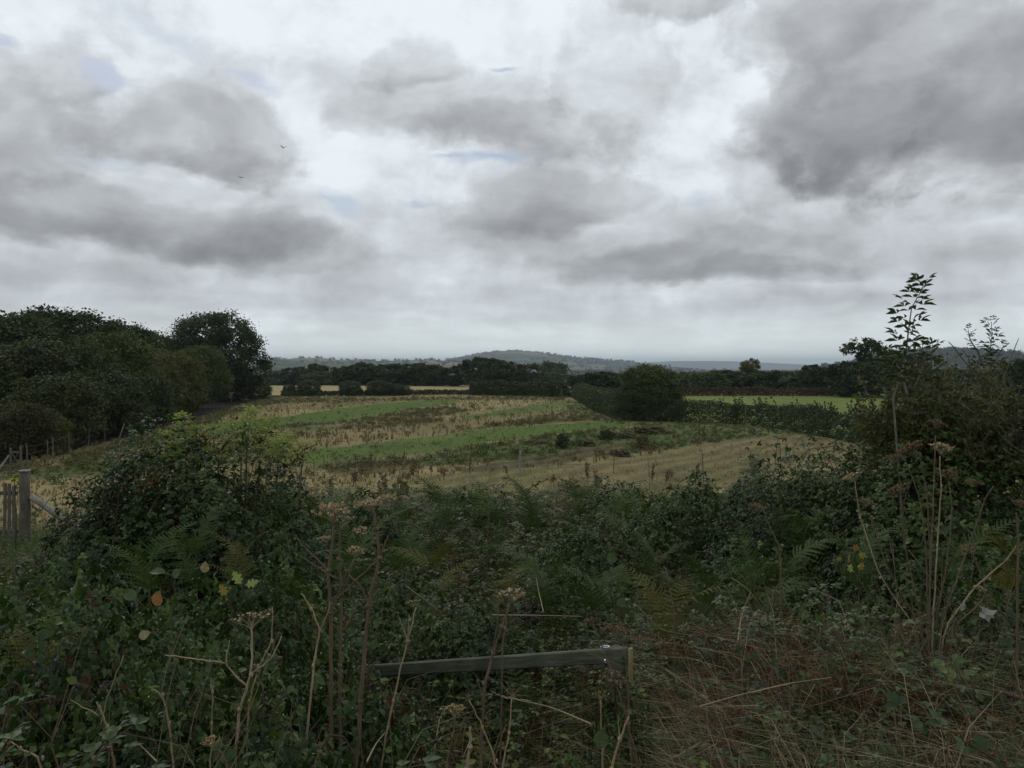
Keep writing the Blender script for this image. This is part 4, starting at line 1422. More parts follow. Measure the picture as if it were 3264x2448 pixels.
# 0 green tuft, 1 straw tuft, 2 brown seed grass, 3 rough weed clump, 4 olive leafy clump
pid = np.select([zn == GREEN, zn == STRAW, zn == BROWN, zn == ROUGH, zn == OLIVE, zn == TRACK, zn == STUB],
                [np.where(u < .93, 0, 3), np.where(u < .80, 1, np.where(u < .9, 2, np.where(u < .96, 0, 4))), np.where(u < .46, 2, np.where(u < .96, 1, 3)), np.where(u < .72, 3, np.where(u < .9, 2, 4)),
                 np.where(u < .55, 4, np.where(u < .8, 0, 3)), np.where(u < .4, 3, 2), np.where(u < .8, 1, 2)], 1)
scl = np.select([zn == GREEN, zn == STRAW, zn == BROWN, zn == ROUGH, zn == OLIVE, zn == TRACK, zn == STUB], [.40, .75, .75, .50, .42, .35, .32], .6) * (.55 + .8 * rr.rand(len(x))) * (.7 + .6 * clus) * (.62 + .38 * smooth01((y - 32) / 14))
P0 = [tuft_mb(10, .26, .9, .022, 1, 0), tuft_mb(12, .34, .6, .018, 2, 1), tuft_mb(12, .42, .5, .020, 3, 2)]
m3 = MB()
r3 = np.random.RandomState(9)
q = r3.normal(size=(46, 3)) * [.26, .26, .13] + [0, 0, .24]
m3.leaves(LEAF2W, q, r3.normal(size=(46, 3)) + [0, 0, .8], r3.normal(size=(46, 3)) + [0, 0, .4], .16 * (.6 + .8 * r3.rand(46)), 3)
m4 = MB()
q = r3.normal(size=(40, 3)) * [.24, .24, .09] + [0, 0, .18]
m4.leaves(LEAF2W, q, r3.normal(size=(40, 3)), r3.normal(size=(40, 3)) * .5 + [0, 0, 1], .15 * (.6 + .8 * r3.rand(40)), 4)
n = len(x)
scatter('field_grass', P0 + [m3, m4], np.stack([x, y, gz(x, y)], 1), pid, np.stack([np.zeros(n), np.zeros(n), rr.rand(n) * 6.28], 1), scl,
        [M['green_grass'], M['straw_grass'], M['brown_grass'], M['rough_weed'], M['nettle_leaf']], 'mown grass, straw tufts and weeds growing in strips over the field')

# countable field plants
def weed_stalk_mb(h, seed, leafy=False):
    rr = np.random.RandomState(seed)
    s_, f = MB(), MB()
    for k in range(2 if not leafy else 3):
        t_ = np.linspace(0, 1, 6)
        pl = np.stack([.07 * rr.normal() + .10 * rr.normal() * t_, .07 * rr.normal() + .10 * rr.normal() * t_, h * (.75 + .3 * rr.rand()) * t_], 1)
        s_.tube(pl, np.linspace(.012, .005, 6), 4)
        nn = 46
        ff = (.1 if leafy else .35) + (.9 if leafy else .65) * rr.rand(nn)
        b = np.stack([np.interp(ff, t_, pl[:, q]) for q in range(3)], 1) + rr.normal(size=(nn, 3)) * (.075 if leafy else .035)
        f.leaves(LEAF2W, b, rr.normal(size=(nn, 3)) + [0, 0, .5], rr.normal(size=(nn, 3)), (.13 if leafy else .065) * (.6 + .8 * rr.rand(nn)))
    return s_, f


WS = []
for k in range(4):
    a_, b_ = weed_stalk_mb(1.0, 20 + k)
    WS.append((a_.mesh('dock_stem', M['dock_brown']), b_.mesh('dock_seed', M['dock_brown'])))
def dock(xd, d, h, label, group):
    k = rng.randint(4)
    X = (xd * K - 512) / FPX * d
    r_ = thing('dry_dock', (X, d, gz1(X, d)), label, 'weed', group, rng.rand() * 6.28)
    for nm, me in (('stem', WS[k][0]), ('seed_head', WS[k][1])):
        o = link(nm, me, r_)
        o.scale = (1, 1, h)
        if nm == 'seed_head':
            o['kind'] = 'stuff'


for xd, d, h in ((1380, 56, .75), (1398, 57, .7), (1455, 58, 1.0), (1462, 57, .9), (1510, 60, 1.15), (1520, 60, 1.2), (1548, 61, 1.1), (1612, 63, 1.1), (1660, 64, .8), (1382, 54, 1.0), (1405, 54.5, .9)):
    dock(xd, d, h, 'dark brown seeding dock among the stubble below the right hedge', 'docks on the stubble below the right hedge')
for k in range(34):
    xd = 700 + 1000 * rng.rand()
    d = 33 + 9 * rng.rand()
    dock(xd, d, .55 + .6 * rng.rand(), 'thin dry dock stalk along the field fence wire, %s' % ('left of the field post' if xd < 1115 else 'right of the field post'), 'dry docks along the field fence wire')
for k in range(9):
    dock(850 + 480 * rng.rand(), 60 + 45 * rng.rand(), .5 + .3 * rng.rand(), 'small dark dock standing out in the striped grass of the field middle', 'docks scattered in the striped grass')

a_, b_ = weed_stalk_mb(1.0, 44, True)
wl = (a_.mesh('weed_stem', M['dock_brown']), b_.mesh('weed_leaf', M['rough_weed']))
for xd, d, h, lb in ((868, 24, 1.75, 'tall leafy weed left of the field post, nearest the bracken'), (1085, 27, 1.1, 'leafy weed just left of the field post'), (955, 26, 1.05, 'leafy weed between the tall weed and the field post'),
                     (1290, 27, 1.0, 'leafy weed right of the field post at the bracken edge'), (1540, 26, 1.0, 'leafy weed at the bracken edge below the docks')):
    X = (xd * K - 512) / FPX * d
    r_ = thing('leafy_weed', (X, d, gz1(X, d)), lb, 'weed', 'leafy weeds at the field edge', rng.rand() * 6)
    for nm, me in (('stem', wl[0]), ('foliage', wl[1])):
        o = link(nm, me, r_)
        o.scale = (1, 1, h)
        if nm == 'foliage':
            o['kind'] = 'stuff'

sb = crown_mb([(0, 0, .45, .42, .42), (.2, .1, .3, .35, .3), (-.22, -.1, .28, .35, .28)], 1500, .11, .10, .7, LEAF2W, .55, 0, 60, 61).mesh('field_shrub_crown', M['hedge_leaf'])
sbs = limbs_mb(.3, [(0, 0, .5, .3, .3), (.15, .1, .4, .3, .2), (-.15, -.1, .4, .3, .2)], .03, 62).mesh('field_shrub_stem', M['bark'])
sbl = sb.copy()
sbl.materials.clear()
sbl.materials.append(M['rough_weed'])
for xd, yd, wd, hh, mt, lb in ((1215, 968, 1.0, 1.0, sb, 'larger round dark shrub standing alone in the field'), (1309, 951, .8, .85, sb, 'smaller round dark shrub standing alone in the field, right of the larger'),
                               (1386, 972, .75, 1.1, sbl, 'upright brown green bush at the end of the tracks in the field'), (1340, 946, 2.2, .55, sbl, 'long low weedy bush behind the two round shrubs, left part'),
                               (1400, 937, 2.4, .65, sbl, 'long low weedy bush behind the two round shrubs, right part'), (1265, 962, 1.5, .5, sbl, 'low weedy bush between the two round shrubs'),
                               (1160, 958, 1.4, .3, sbl, 'low weedy patch left of the larger round shrub'), (1340, 985, 1.2, .45, sbl, 'low weedy patch in front of the tracks')):
    d = EYE * FPX / (yd * K - HORIZ)
    X = (xd * K - 512) / FPX * d
    r_ = thing('field_shrub', (X, d, gz1(X, d)), lb, 'shrub', None, rng.rand() * 6)
    for nm, me in (('stem', sbs), ('foliage', mt)):
        o = link(nm, me, r_)
        o.scale = (wd, wd * .8, hh)
        if nm == 'foliage':
            o['kind'] = 'stuff'


# ------------------------------------------------------------------ bank undergrowth
def veg_height(x, y):
    """how high the tangle of bramble and bracken stands above the bank"""
    h = .78 + .5 * (fbm(x * .7 + 3, y * .7, 3) - .5)
    h = h + .52 * smooth01((y - 8) / 5)
    gap = np.exp(-((x - .05 - .03 * y) / .62) ** 2) * smooth01((4.9 - y) / .7)       # hollow under the rail
    h = h * (1 - .80 * gap)
    near_rail = np.exp(-((x + .55) / 1.1) ** 2) * np.exp(-((y - 4.1) / 1.2) ** 2)
    h = h * (1 - .50 * near_rail)
    h = h * (1 - .80 * smooth01((-5.6 - x) / 1.0) * smooth01((y - 9.5) / 2.5))           # grass by the gate
    h = h + .28 * smooth01((x - .9) / .6) * smooth01((y - 3.2) / .8) * smooth01((6.5 - y) / 1.5)
    h = h * (1 - .6 * smooth01((y - 19.0) / 3))
    return np.maximum(h, .06)


nP = 36000
rr = np.random.RandomState(31)
y = 1.9 * (22.5 / 1.9) ** (rr.rand(nP) ** .85)
x = (rr.rand(nP) * 2 - 1) * (.64 * y + .7)
u = rr.rand(nP)
h = veg_height(x, y)
mix1 = fbm(x * .9 + 11, y * .9, 3)
mix2 = fbm(x * 1.3 + 51, y * 1.3 + 9, 3)
right = smooth01((x - .18 * y + .15) / .6) * smooth01((6.6 - y) / 1.6)
left = smooth01((-.10 * y - x + .1) / .5) * smooth01((7.5 - y) / 2)
gate = smooth01((-6.0 - x) / .8) * smooth01((y - 9.5) / 2.5)
gap = np.exp(-((x - .05 - .03 * y) / .62) ** 2) * smooth01((4.9 - y) / .7)
keep = (y > 2.15) | (h < .3)
keep &= (rr.rand(nP) < np.clip(1 - .95 * gap, 0, 1))
# 0 bramble spray, 1 bramble spray short, 2 nettle, 3 green frond, 4 yellow frond, 5 dead frond, 6 green tuft, 7 dry tuft long, 8 dry combed tuft, 9 narrow weed
pid = np.full(nP, 0)
far_b = smooth01((y - 6.5) / 3)
pid = np.where(u < .34 + .25 * (mix1 - .5), 0, np.where(u < .52, 2, np.where(u < .74, 3, np.where(u < .82, 4, np.where(u < .88, 5, 1)))))
near_l = rr.rand(nP) < left
pid = np.where(near_l, np.where(u < .52, 0, np.where(u < .74, 1, np.where(u < .83, 2, np.where(u < .90, 3, np.where(u < .93, 4, np.where(u < .96, 5, 6)))))), pid)
near_r = rr.rand(nP) < right
pid = np.where(near_r, np.where(u < .15, 7, np.where(u < .34, 8, np.where(u < .49, 5, np.where(u < .62, 6, np.where(u < .71, 3, np.where(u < .90, 0, 9)))))), pid)
pid = np.where(rr.rand(nP) < gate, np.where(u < .75, 6, 2), pid)
pid = np.where((rr.rand(nP) < gap * .8), np.where(u < .45, 7, np.where(u < .65, 6, np.where(u < .9, 1, 5))), pid)
u2 = rr.rand(nP)
pid = np.where((u2 < .028) & (gate < .5), 10, np.where((u2 < .06) & (gate < .5), 11, pid))
leafy = np.isin(pid, (0, 1))
frond = np.isin(pid, (3, 4, 5))
z = gz(x, y)
top = rr.rand(nP) ** .55
z = z + np.where(leafy, h * (.12 + .86 * top), np.where(frond, h * (.10 + .62 * top), np.where(pid == 2, np.maximum(0, h - .55) * top, 0)))
tilt = np.where(leafy, rr.normal(size=nP) * .25, np.where(frond, rr.normal(size=nP) * .22, rr.normal(size=nP) * .12))
tilt2 = np.where(leafy, rr.normal(size=nP) * .35, rr.normal(size=nP) * .15)
scl = (.55 + .40 * rr.rand(nP) + .38 * rr.rand(nP) ** 3) * np.where(frond, .60, 1.0) * np.where(np.isin(pid, (6, 7, 8)), .6 + .5 * h, 1.0)
scl = scl * (1 + .25 * far_b * leafy)
scl = np.where(near_r & (pid == 5), scl * 1.35, scl)
scl = np.where((gate > .5) & (pid == 6), scl * .8, scl)
sel = keep
rot = np.stack([tilt, tilt2, np.where(pid == 8, rr.normal(size=nP) * .5, rr.rand(nP) * 6.28)], 1)
protos = [bramble_spray_mb(.55, 11, .044, 1, 0, 7), bramble_spray_mb(.32, 8, .045, 2, 0, 7), nettle_mb(.75, 3, 1, 8), frond_mb(.85, 4, .9, 15, .36, 2), frond_mb(.75, 5, 1.0, 14, .36, 3),
          frond_mb(.7, 6, 1.5, 13, .30, 4), tuft_mb(16, .55, .6, .0045, 7, 5), tuft_mb(15, .85, .75, .0019, 8, 6), tuft_mb(15, .85, 1.1, .0019, 9, 6, (-.8, -.1, 0)), nettle_mb(.8, 10, 1, 8, .045)]
r9 = np.random.RandomState(91)
tg = MB()
for _ in range(7):
    b = r9.normal(size=3) * [.05, .05, 0]
    dv = r9.normal(size=3) * [1, 1, .35] + [0, 0, .75]
    dv /= np.linalg.norm(dv)
    L_ = .35 + .45 * r9.rand()
    q = [b + dv * L_ * f_ + r9.normal(size=3) * .03 * f_ for f_ in (0, .35, .7, 1)]
    tg.tube(q, [.0026, .0022, .0016, .001], 3, 8, .5, False)
    for f_ in (1, 2):
        tg.tube([q[f_], q[f_] + r9.normal(size=3) * .09 + [0, 0, .05]], [.0014, .0008], 3, 8, .5, False)
protos.append(tg)
dl = MB()
q = r9.normal(size=(14, 3)) * [.12, .12, .06]
dl.leaves(LEAF6, q, r9.normal(size=(14, 3)), r9.normal(size=(14, 3)) + [0, 0, .6], .035 * (.7 + .6 * r9.rand(14)), 4)
protos.append(dl)
z = np.where(pid >= 10, gz(x, y) + h * (.25 + .6 * rr.rand(nP)), z)
scatter('undergrowth', protos, np.stack([x, y, z], 1)[sel], pid[sel], rot[sel], scl[sel],
        [M['bramble_leaf'], M['nettle_leaf'], M['bracken'], M['bracken_yellow'], M['bracken_dead'], M['green_grass'], M['dry_blade'], M['cane'], M['brown_stem']],
        'tangle of bramble, bracken, nettle and dry grass covering the roadside bank')


# ------------------------------------------------------------------ bramble bushes and bracken plants as things
def bush_mb(w_, d_, h, n, leaf, seed, tmpl=TRI, bump=.35, inner=.62):
    rr = np.random.RandomState(seed)
    v = rr.normal(size=(n, 3))
    v[:, 2] = np.abs(v[:, 2]) * 1.1 - .12
    v /= np.linalg.norm(v, axis=1, keepdims=True)
    th = np.arctan2(v[:, 1], v[:, 0])
    lump = 1 + bump * 2 * (fbm(th * 1.3 + seed, v[:, 2] * 2.2 + seed * 3.1, 3) - .5)
    rad = (inner + (1.03 - inner) * rr.rand(n) ** .6) * lump
    pos = v * rad[:, None] * np.array([w_ / 2, d_ / 2, h])
    pos[:, 2] = np.maximum(pos[:, 2], .02)
    out = v * np.array([1, 1, .8]) + [0, 0, .45]
    ax = np.cross(out, rr.normal(size=(n, 3))) + v * .5 - [0, 0, .25]
    cl = fbm(th * 3 + seed, v[:, 2] * 5, 3)
    m = MB()
    m.leaves(tmpl, pos, ax, out + rr.normal(size=(n, 3)) * .60, leaf * (.6 + .75 * rr.rand(n)), 0, np.clip(.5 + 1.2 * (cl - .5) + .16 * rr.normal(size=n), 0, 1))
    return m


def canes_mb(w_, d_, h, n, seed, r_=.006, over=1.1):
    rr = np.random.RandomState(seed)
    m = MB()
    for _ in range(n):
        a_ = rr.rand() * 6.28
        R_ = .55 + .55 * rr.rand()
        e = np.array([math.cos(a_) * w_ / 2 * R_, math.sin(a_) * d_ / 2 * R_, h * (.45 + .5 * rr.rand())])
        s_ = np.array([rr.normal() * w_ * .12, rr.normal() * d_ * .12, 0])
        c = (s_ + e) / 2 + [0, 0, h * .75 * over]
        t_ = np.linspace(0, 1, 8)[:, None]
        pl = (1 - t_) ** 2 * s_ + 2 * t_ * (1 - t_) * c + t_ ** 2 * e
        m.tube(pl, np.linspace(r_, r_ * .4, 8), 4)
    return m


BV = []
for k, (w_, d_, h, n, lf) in enumerate(((1.5, 1.2, .85, 2900, .046), (1.2, 1.1, .75, 2300, .044), (1.8, 1.3, 1.0, 3800, .048), (1.0, .9, .6, 1700, .041))):
    BV.append((bush_mb(w_, d_, h, n, lf, 70 + k).mesh('bramble_leaves', M['bramble_leaf']), canes_mb(w_, d_, h, 12, 80 + k).mesh('bramble_canes', M['cane']), (w_, d_, h)))
single = MB()
single.leaves(LEAF6, np.zeros((1, 3)), np.array([[0, 1., 0]]), np.array([[0, 0, 1.]]), 1.0, 0, np.array([.7]))
single_me = single.mesh('bramble_leaf', M['nettle_leaf'])


def bramble(xd, yd, d, k, sc_, label, group=None, nleaf=0):
    """bush whose top shows at (xd, yd)"""
    p_ = P(xd, yd, d)
    w_, d_, h = BV[k][2]
    g0 = gz1(p_[0], d)
    hz = max(.35, p_[2] - g0)
    r_ = thing('bramble_bush', (p_[0], d, g0), label, 'bush', group, rng.rand() * 6.28)
    zs = hz / h / 1.08
    fo = link('foliage', BV[k][0], r_)
    fo.scale = (sc_, sc_, zs)
    fo['kind'] = 'stuff'
    ca_ = link('canes', BV[k][1], r_)
    ca_.scale = (sc_, sc_, zs)
    ca_['kind'] = 'stuff'
    for _ in range(nleaf):
        v = rng.normal(size=3)
        v[2] = abs(v[2]) + .25
        v /= np.linalg.norm(v)
        o = link('leaf', single_me, r_)
        o.location = v * np.array([w_ / 2 * sc_, d_ / 2 * sc_, hz]) * (.94 + .06 * rng.rand())
        s_ = .030 + .028 * rng.rand()
        o.scale = (s_ * 1.15, s_, s_)
        o.rotation_euler = (rng.normal() * .5, rng.normal() * .5, rng.rand() * 6.28)
    return r_


GB = 'bramble bushes on the bank'
BR = [(60, 1310, 3.6, 0, .75, 'bramble bush at the left picture edge above the bottom left corner', 18), (250, 1290, 3.5, 2, .62, 'bramble bush under the orange dead leaf', 22), (400, 1380, 3.1, 1, .75, 'bramble bush right of the pale fallen leaf', 20),
      (120, 1450, 2.9, 3, .8, 'bramble bush in the bottom left corner', 18), (300, 1470, 2.75, 1, .62, 'bramble bush in the bottom left between two dry branches', 18), (600, 1410, 3.3, 1, .8, 'bramble bush at the left end of the timber rail', 20),
      (560, 1520, 2.8, 3, .85, 'low bramble bush around the pale branched hogweed stalk', 18), (760, 1440, 3.5, 3, .85, 'bramble leaves around the brown hogweed stalks in front of the rail', 18), (800, 1560, 3.0, 3, .7, 'low bramble under the rail by the brown stalks', 14),
      (480, 1250, 4.4, 2, .7, 'bramble bush around the oak leaf sprig', 12), (140, 1225, 4.9, 0, .9, 'bramble bush behind the one at the left picture edge', 0), (640, 1240, 5.0, 0, .85, 'bramble bush behind the brown hogweed stalks', 0),
      (1000, 1300, 5.6, 0, .9, 'bramble bush behind the middle of the rail', 0), (860, 1260, 6.4, 0, .9, 'bramble bush behind the left hogweed heads', 0), (1200, 1230, 6.8, 2, .8, 'bramble bush behind the right end of the rail', 0),
      (1250, 1140, 9.5, 2, 1.0, 'bramble bush in the bracken beyond the rail', 0), (1430, 1083, 10.5, 2, 1.1, 'bramble bush on the bank left of the dark hollow', 0), (1600, 1053, 10.5, 2, 1.1, 'bramble bush on the bank in front of the stubble', 0),
      (1700, 1018, 10, 2, 1.1, 'bramble bush leading up to the tall thorn shrub', 0), (1500, 1038, 12.5, 2, 1.1, 'bramble bush with upright shoots at the far edge of the bank', 0), (1340, 1043, 14, 2, 1.2, 'bramble bush at the far edge of the bank below the tracks', 0),
      (1010, 1053, 14, 2, 1.2, 'bramble bush at the far edge of the bank left of the field post', 0), (760, 1078, 11, 2, 1.0, 'bramble bush right of the elder mound', 0), (1650, 1180, 7.5, 2, .9, 'bramble bush left of the yellow maple sprig', 0),
      (1980, 1180, 6.2, 2, .9, 'bramble bush behind the dry brown hogweed cluster', 0), (2150, 1150, 6.0, 2, .9, 'bramble bush at the right picture edge under the thorn shrub', 0),
      (2130, 1290, 4.6, 0, .8, 'bramble bush under the white maple leaf', 10), (1790, 1270, 5.4, 1, .9, 'low bramble bush below the yellow maple sprig', 0), (1290, 1600, 3.2, 3, .6, 'low bramble at the foot of the rail post', 10), (1345, 1475, 3.75, 3, .42, 'small bramble growing up in front of the rail post', 6)]
for xd, yd, d, k, sc_, lb, nl in BR:
    bramble(xd, yd, d, k, sc_, lb, GB, nl)

# the big mound on the left: bramble below, elder on top
p_ = P(430, 960, 8.2)
g0 = gz1(p_[0], 8.2)
root = thing('bramble_mound', (p_[0], 8.2, g0), 'tall dark mound of bramble under the elder shoots left of the field', 'bush')
hz = p_[2] - g0
fo = bush_mb(2.9, 2.0, hz, 16000, .046, 90, TRI, .26, .7).obj('foliage', M['bramble_leaf'], root)
fo['kind'] = 'stuff'
ca_ = canes_mb(2.5, 1.9, hz, 30, 91).obj('canes', M['cane'], root)
ca_['kind'] = 'stuff'
p_ = P(285, 1030, 8.0)
g0 = gz1(p_[0], 8.0)
root = thing('bramble_mound', (p_[0], 8.0, g0), 'lower shoulder of bramble sloping from the mound down to the propped gate post', 'bush')
hz = p_[2] - g0
fo = bush_mb(1.95, 1.8, hz, 9000, .046, 92, TRI, .3, .7).obj('foliage', M['bramble_leaf'], root)
fo['kind'] = 'stuff'
ca_ = canes_mb(1.9, 1.7, hz, 24, 93, .006, 1.3).obj('canes', M['cane'], root)
ca_['kind'] = 'stuff'


def pinnate(m, b, ax, up, L, lmat=0, smat=1, n=3, tmpl=LEAF6N, tint=.6):
    """one compound leaf: pairs of leaflets and one at the tip"""
    ax = ax / np.linalg.norm(ax)
    sd = np.cross(ax, up)
    sd /= np.linalg.norm(sd) + 1e-9
    up = np.cross(sd, ax)
    tip = b + ax * L * .62 - np.array([0, 0, L * .08])
    m.tube([b, (b + tip) / 2 + up * L * .03, tip], [.0025, .002, .001], 3, smat, .5, False)
    ps, xs = [tip], [ax - np.array([0, 0, .25])]
    for k in range(n):
        f = .38 + .55 * k / max(1, n - 1)
        c = b + (tip - b) * f
        for sg in (-1, 1):
            ps.append(c)
            xs.append(ax * .55 + sd * sg * .9 - np.array([0, 0, .15]))
    k = len(ps)
    m.leaves(tmpl, np.array(ps), np.array(xs), np.tile(up, (k, 1)) + rng.normal(size=(k, 3)) * .2, L * .46 * (.85 + .3 * rng.rand(k)), lmat, np.clip(tint + .18 * rng.normal(size=k), 0, 1))


def shoot_pts(b, e, sway=.06):
    t_ = np.linspace(0, 1, 9)[:, None]
    c = (b + e) / 2 + rng.normal(size=3) * sway * np.linalg.norm(e - b)
    return (1 - t_) ** 2 * b + 2 * t_ * (1 - t_) * c + t_ ** 2 * e


root = thing('elder_bush', (P(450, 960, 8.6)[0], 8.6, gz1(P(450, 960, 8.6)[0], 8.6)), 'elder with pale yellow green shoots rising from the left bramble mound', 'bush')
loc = np.array(root.location)
st = MB()
for (x0, y0, x1, y1, d, nl) in ((400, 1000, 392, 893, 8.3, 9), (415, 985, 432, 925, 8.3, 7), (352, 1000, 362, 935, 8.2, 5), (532, 980, 545, 882, 8.4, 10), (560, 985, 588, 905, 8.4, 9), (520, 1000, 498, 912, 8.5, 7), (600, 1000, 622, 940, 8.5, 6),
                                (470, 1000, 462, 925, 8.5, 6), (650, 1020, 662, 958, 8.2, 5), (382, 1010, 378, 960, 7.9, 5), (575, 1010, 607, 955, 8.0, 6), (300, 1030, 322, 985, 8.1, 4)):
    pl = shoot_pts(P(x0, y0, d), P(x1, y1, d)) - loc
    st.tube(np.concatenate([[[pl[0][0] * .6, pl[0][1] * .4, 0]], [pl[0] * [.9, .8, .6]], pl]), np.concatenate([[.02, .012], np.linspace(.008, .002, 9)]), 4)
    m = MB()
    for k in range(nl):
        f = .2 + .8 * k / (nl - 1)
        i = f * 8
        b = pl[int(min(i, 7))] + (pl[min(int(i) + 1, 8)] - pl[int(min(i, 7))]) * (i - int(i))
        for sg in (0, math.pi):
            an = k * 1.57 + sg + rng.normal() * .3
            pinnate(m, b, np.array([math.cos(an), math.sin(an), .55 + .5 * f]), np.array([0, 0, 1.0]), .20 * (1.15 - .5 * f), 0, 1, 2, LEAF6N, .35 + .5 * f)
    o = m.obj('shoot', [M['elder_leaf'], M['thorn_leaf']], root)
    o['kind'] = 'stuff'
st.obj('stems', M['twig'], root)['kind'] = 'stuff'

# berry-brown dead sprays hanging on the mound
for xd, yd, d, lb in ((340, 1018, 7.2, 'brown withered seed spray hanging on the left side of the mound'), (500, 945, 8.0, 'rusty withered elder head on top of the mound'), (655, 975, 7.8, 'rusty withered head on the right of the mound'), (445, 935, 8.2, 'red brown withered twig between two elder shoots')):
    q = P(xd, yd, d)
    root = thing('withered_spray', q, lb, 'dead spray')
    m = MB()
    n = 60
    pts_ = rng.normal(size=(n, 3)) * [.05, .05, .03] + np.linspace(0, 1, n)[:, None] * [-.14, 0, -.16]
    m.leaves(LEAF2W, pts_, rng.normal(size=(n, 3)), rng.normal(size=(n, 3)), .026)
    o = m.obj('seed_head', M['bracken_dead'], root)
    o['kind'] = 'stuff'
    m = MB()
    m.tube([(.12, .05, .06), (0, 0, .02), (-.14, 0, -.16)], [.005, .004, .002], 4)
    m.obj('stem', M['cane'], root)

# ------------------------------------------------------------------ the tall thorny shrub on the right
p_ = P(2060, 930, 7.6)
g0 = gz1(p_[0], 7.6)
root = thing('bramble_mound', (p_[0], 7.6, g0), 'dark bramble mound at the right under the thorn shrub', 'bush')
hz = p_[2] - g0
fo = bush_mb(2.9, 2.0, hz, 15000, .046, 95, TRI, .25, .7).obj('foliage', M['bramble_leaf'], root)
fo['kind'] = 'stuff'
canes_mb(2.9, 2.0, hz, 30, 96).obj('canes', M['cane'], root)['kind'] = 'stuff'
p_ = P(1850, 945, 8.6)
g0 = gz1(p_[0], 8.6)
root = thing('bramble_mound', (p_[0], 8.6, g0), 'dark bramble shoulder between the stubble and the thorn shrub', 'bush')
hz = p_[2] - g0
fo = bush_mb(2.0, 1.8, hz, 10500, .046, 97, TRI, .35, .7).obj('foliage', M['bramble_leaf'], root)
fo['kind'] = 'stuff'
canes_mb(2.0, 1.8, hz, 26, 98).obj('canes', M['cane'], root)['kind'] = 'stuff'

p_ = P(1740, 985, 9.0)
g0 = gz1(p_[0], 9.0)
root = thing('bramble_mound', (p_[0], 9.0, g0), 'low ragged end of the bramble shoulder running out towards the stubble', 'bush')
hz = p_[2] - g0
fo = bush_mb(2.0, 1.6, hz, 8000, .046, 99, TRI, .5, .65).obj('foliage', M['bramble_leaf'], root)
fo['kind'] = 'stuff'
canes_mb(2.1, 1.6, hz, 26, 100, .005, 1.35).obj('canes', M['cane'], root)['kind'] = 'stuff'

cx = P(2060, 900, 7.8)
root = thing('thorn_shrub', (cx[0], 7.8, gz1(cx[0], 7.8)), 'tall twiggy olive shrub with bare grey twigs at the right', 'shrub')
loc = np.array(root.location)
tw, lv = MB(), MB()
rr = np.random.RandomState(77)
CE, HW = np.array([.05, 0, 2.72]), np.array([.97, .8, .94])


def grow(p0, dirv, L, r_, depth):
    for _ in range(4):
        if np.linalg.norm((p0 + dirv * L - CE) / HW) > 1.0:
            L *= .62
            dirv = dirv + rr.normal(size=3) * .3
            dirv /= np.linalg.norm(dirv)
    n = 5
    t_ = np.linspace(0, 1, n)[:, None]
    e = p0 + dirv * L
    c = (p0 + e) / 2 + rr.normal(size=3) * L * .14
    pl = (1 - t_) ** 2 * p0 + 2 * t_ * (1 - t_) * c + t_ ** 2 * e
    tw.tube(pl, np.linspace(r_, r_ * .6, n), 5 if r_ > .008 else 3, 0, .5, False)
    if depth >= 2:
        k = 4 if depth == 2 else 5
        f = rr.rand(k)
        b = np.stack([np.interp(f, t_[:, 0], pl[:, q]) for q in range(3)], 1)
        lv.leaves(LEAF2, b, rr.normal(size=(k, 3)) + dirv * .8, rr.normal(size=(k, 3)) + [0, 0, .8], .040 * (.6 + .8 * rr.rand(k)), 0, np.clip(.5 + .25 * rr.normal(size=k), 0, 1))
    if depth < 4:
        for _ in range(5 if depth < 2 else 4):
            f = .25 + .75 * rr.rand()
            b = pl[int(f * (n - 1))]
            d2 = dirv * .7 + rr.normal(size=3) * .62
            d2[2] += .10
            d2 /= np.linalg.norm(d2)
            grow(b, d2, L * (.58 + .25 * rr.rand()), max(.0030, r_ * .58), depth + 1)


for k in range(11):
    a_ = k * .571 + rr.rand() * .4
    lean = .35 + .5 * rr.rand()
    dv = np.array([math.cos(a_) * lean * 1.4, math.sin(a_) * lean, .9])
    dv /= np.linalg.norm(dv)
    s0 = np.array([rr.normal() * .18 + .35 * math.cos(a_), rr.normal() * .15, 2.0])
    tw.tube([[s0[0] * .3, s0[1] * .3, 0], s0 * [.6, .6, .5], s0], [.035, .028, .02], 5)
    grow(s0, dv, .60 + .2 * rr.rand(), .016, 0)
print('thorn', len(np.concatenate(tw.F)), len(np.concatenate(lv.F)), np.concatenate(tw.V).min(0), np.concatenate(tw.V).max(0), loc)
tw.obj('twigs', M['twig'], root)['kind'] = 'stuff'
lv.obj('foliage', M['thorn_leaf'], root)['kind'] = 'stuff'
print('thorn', len(np.concatenate(tw.F)), len(np.concatenate(lv.F)))

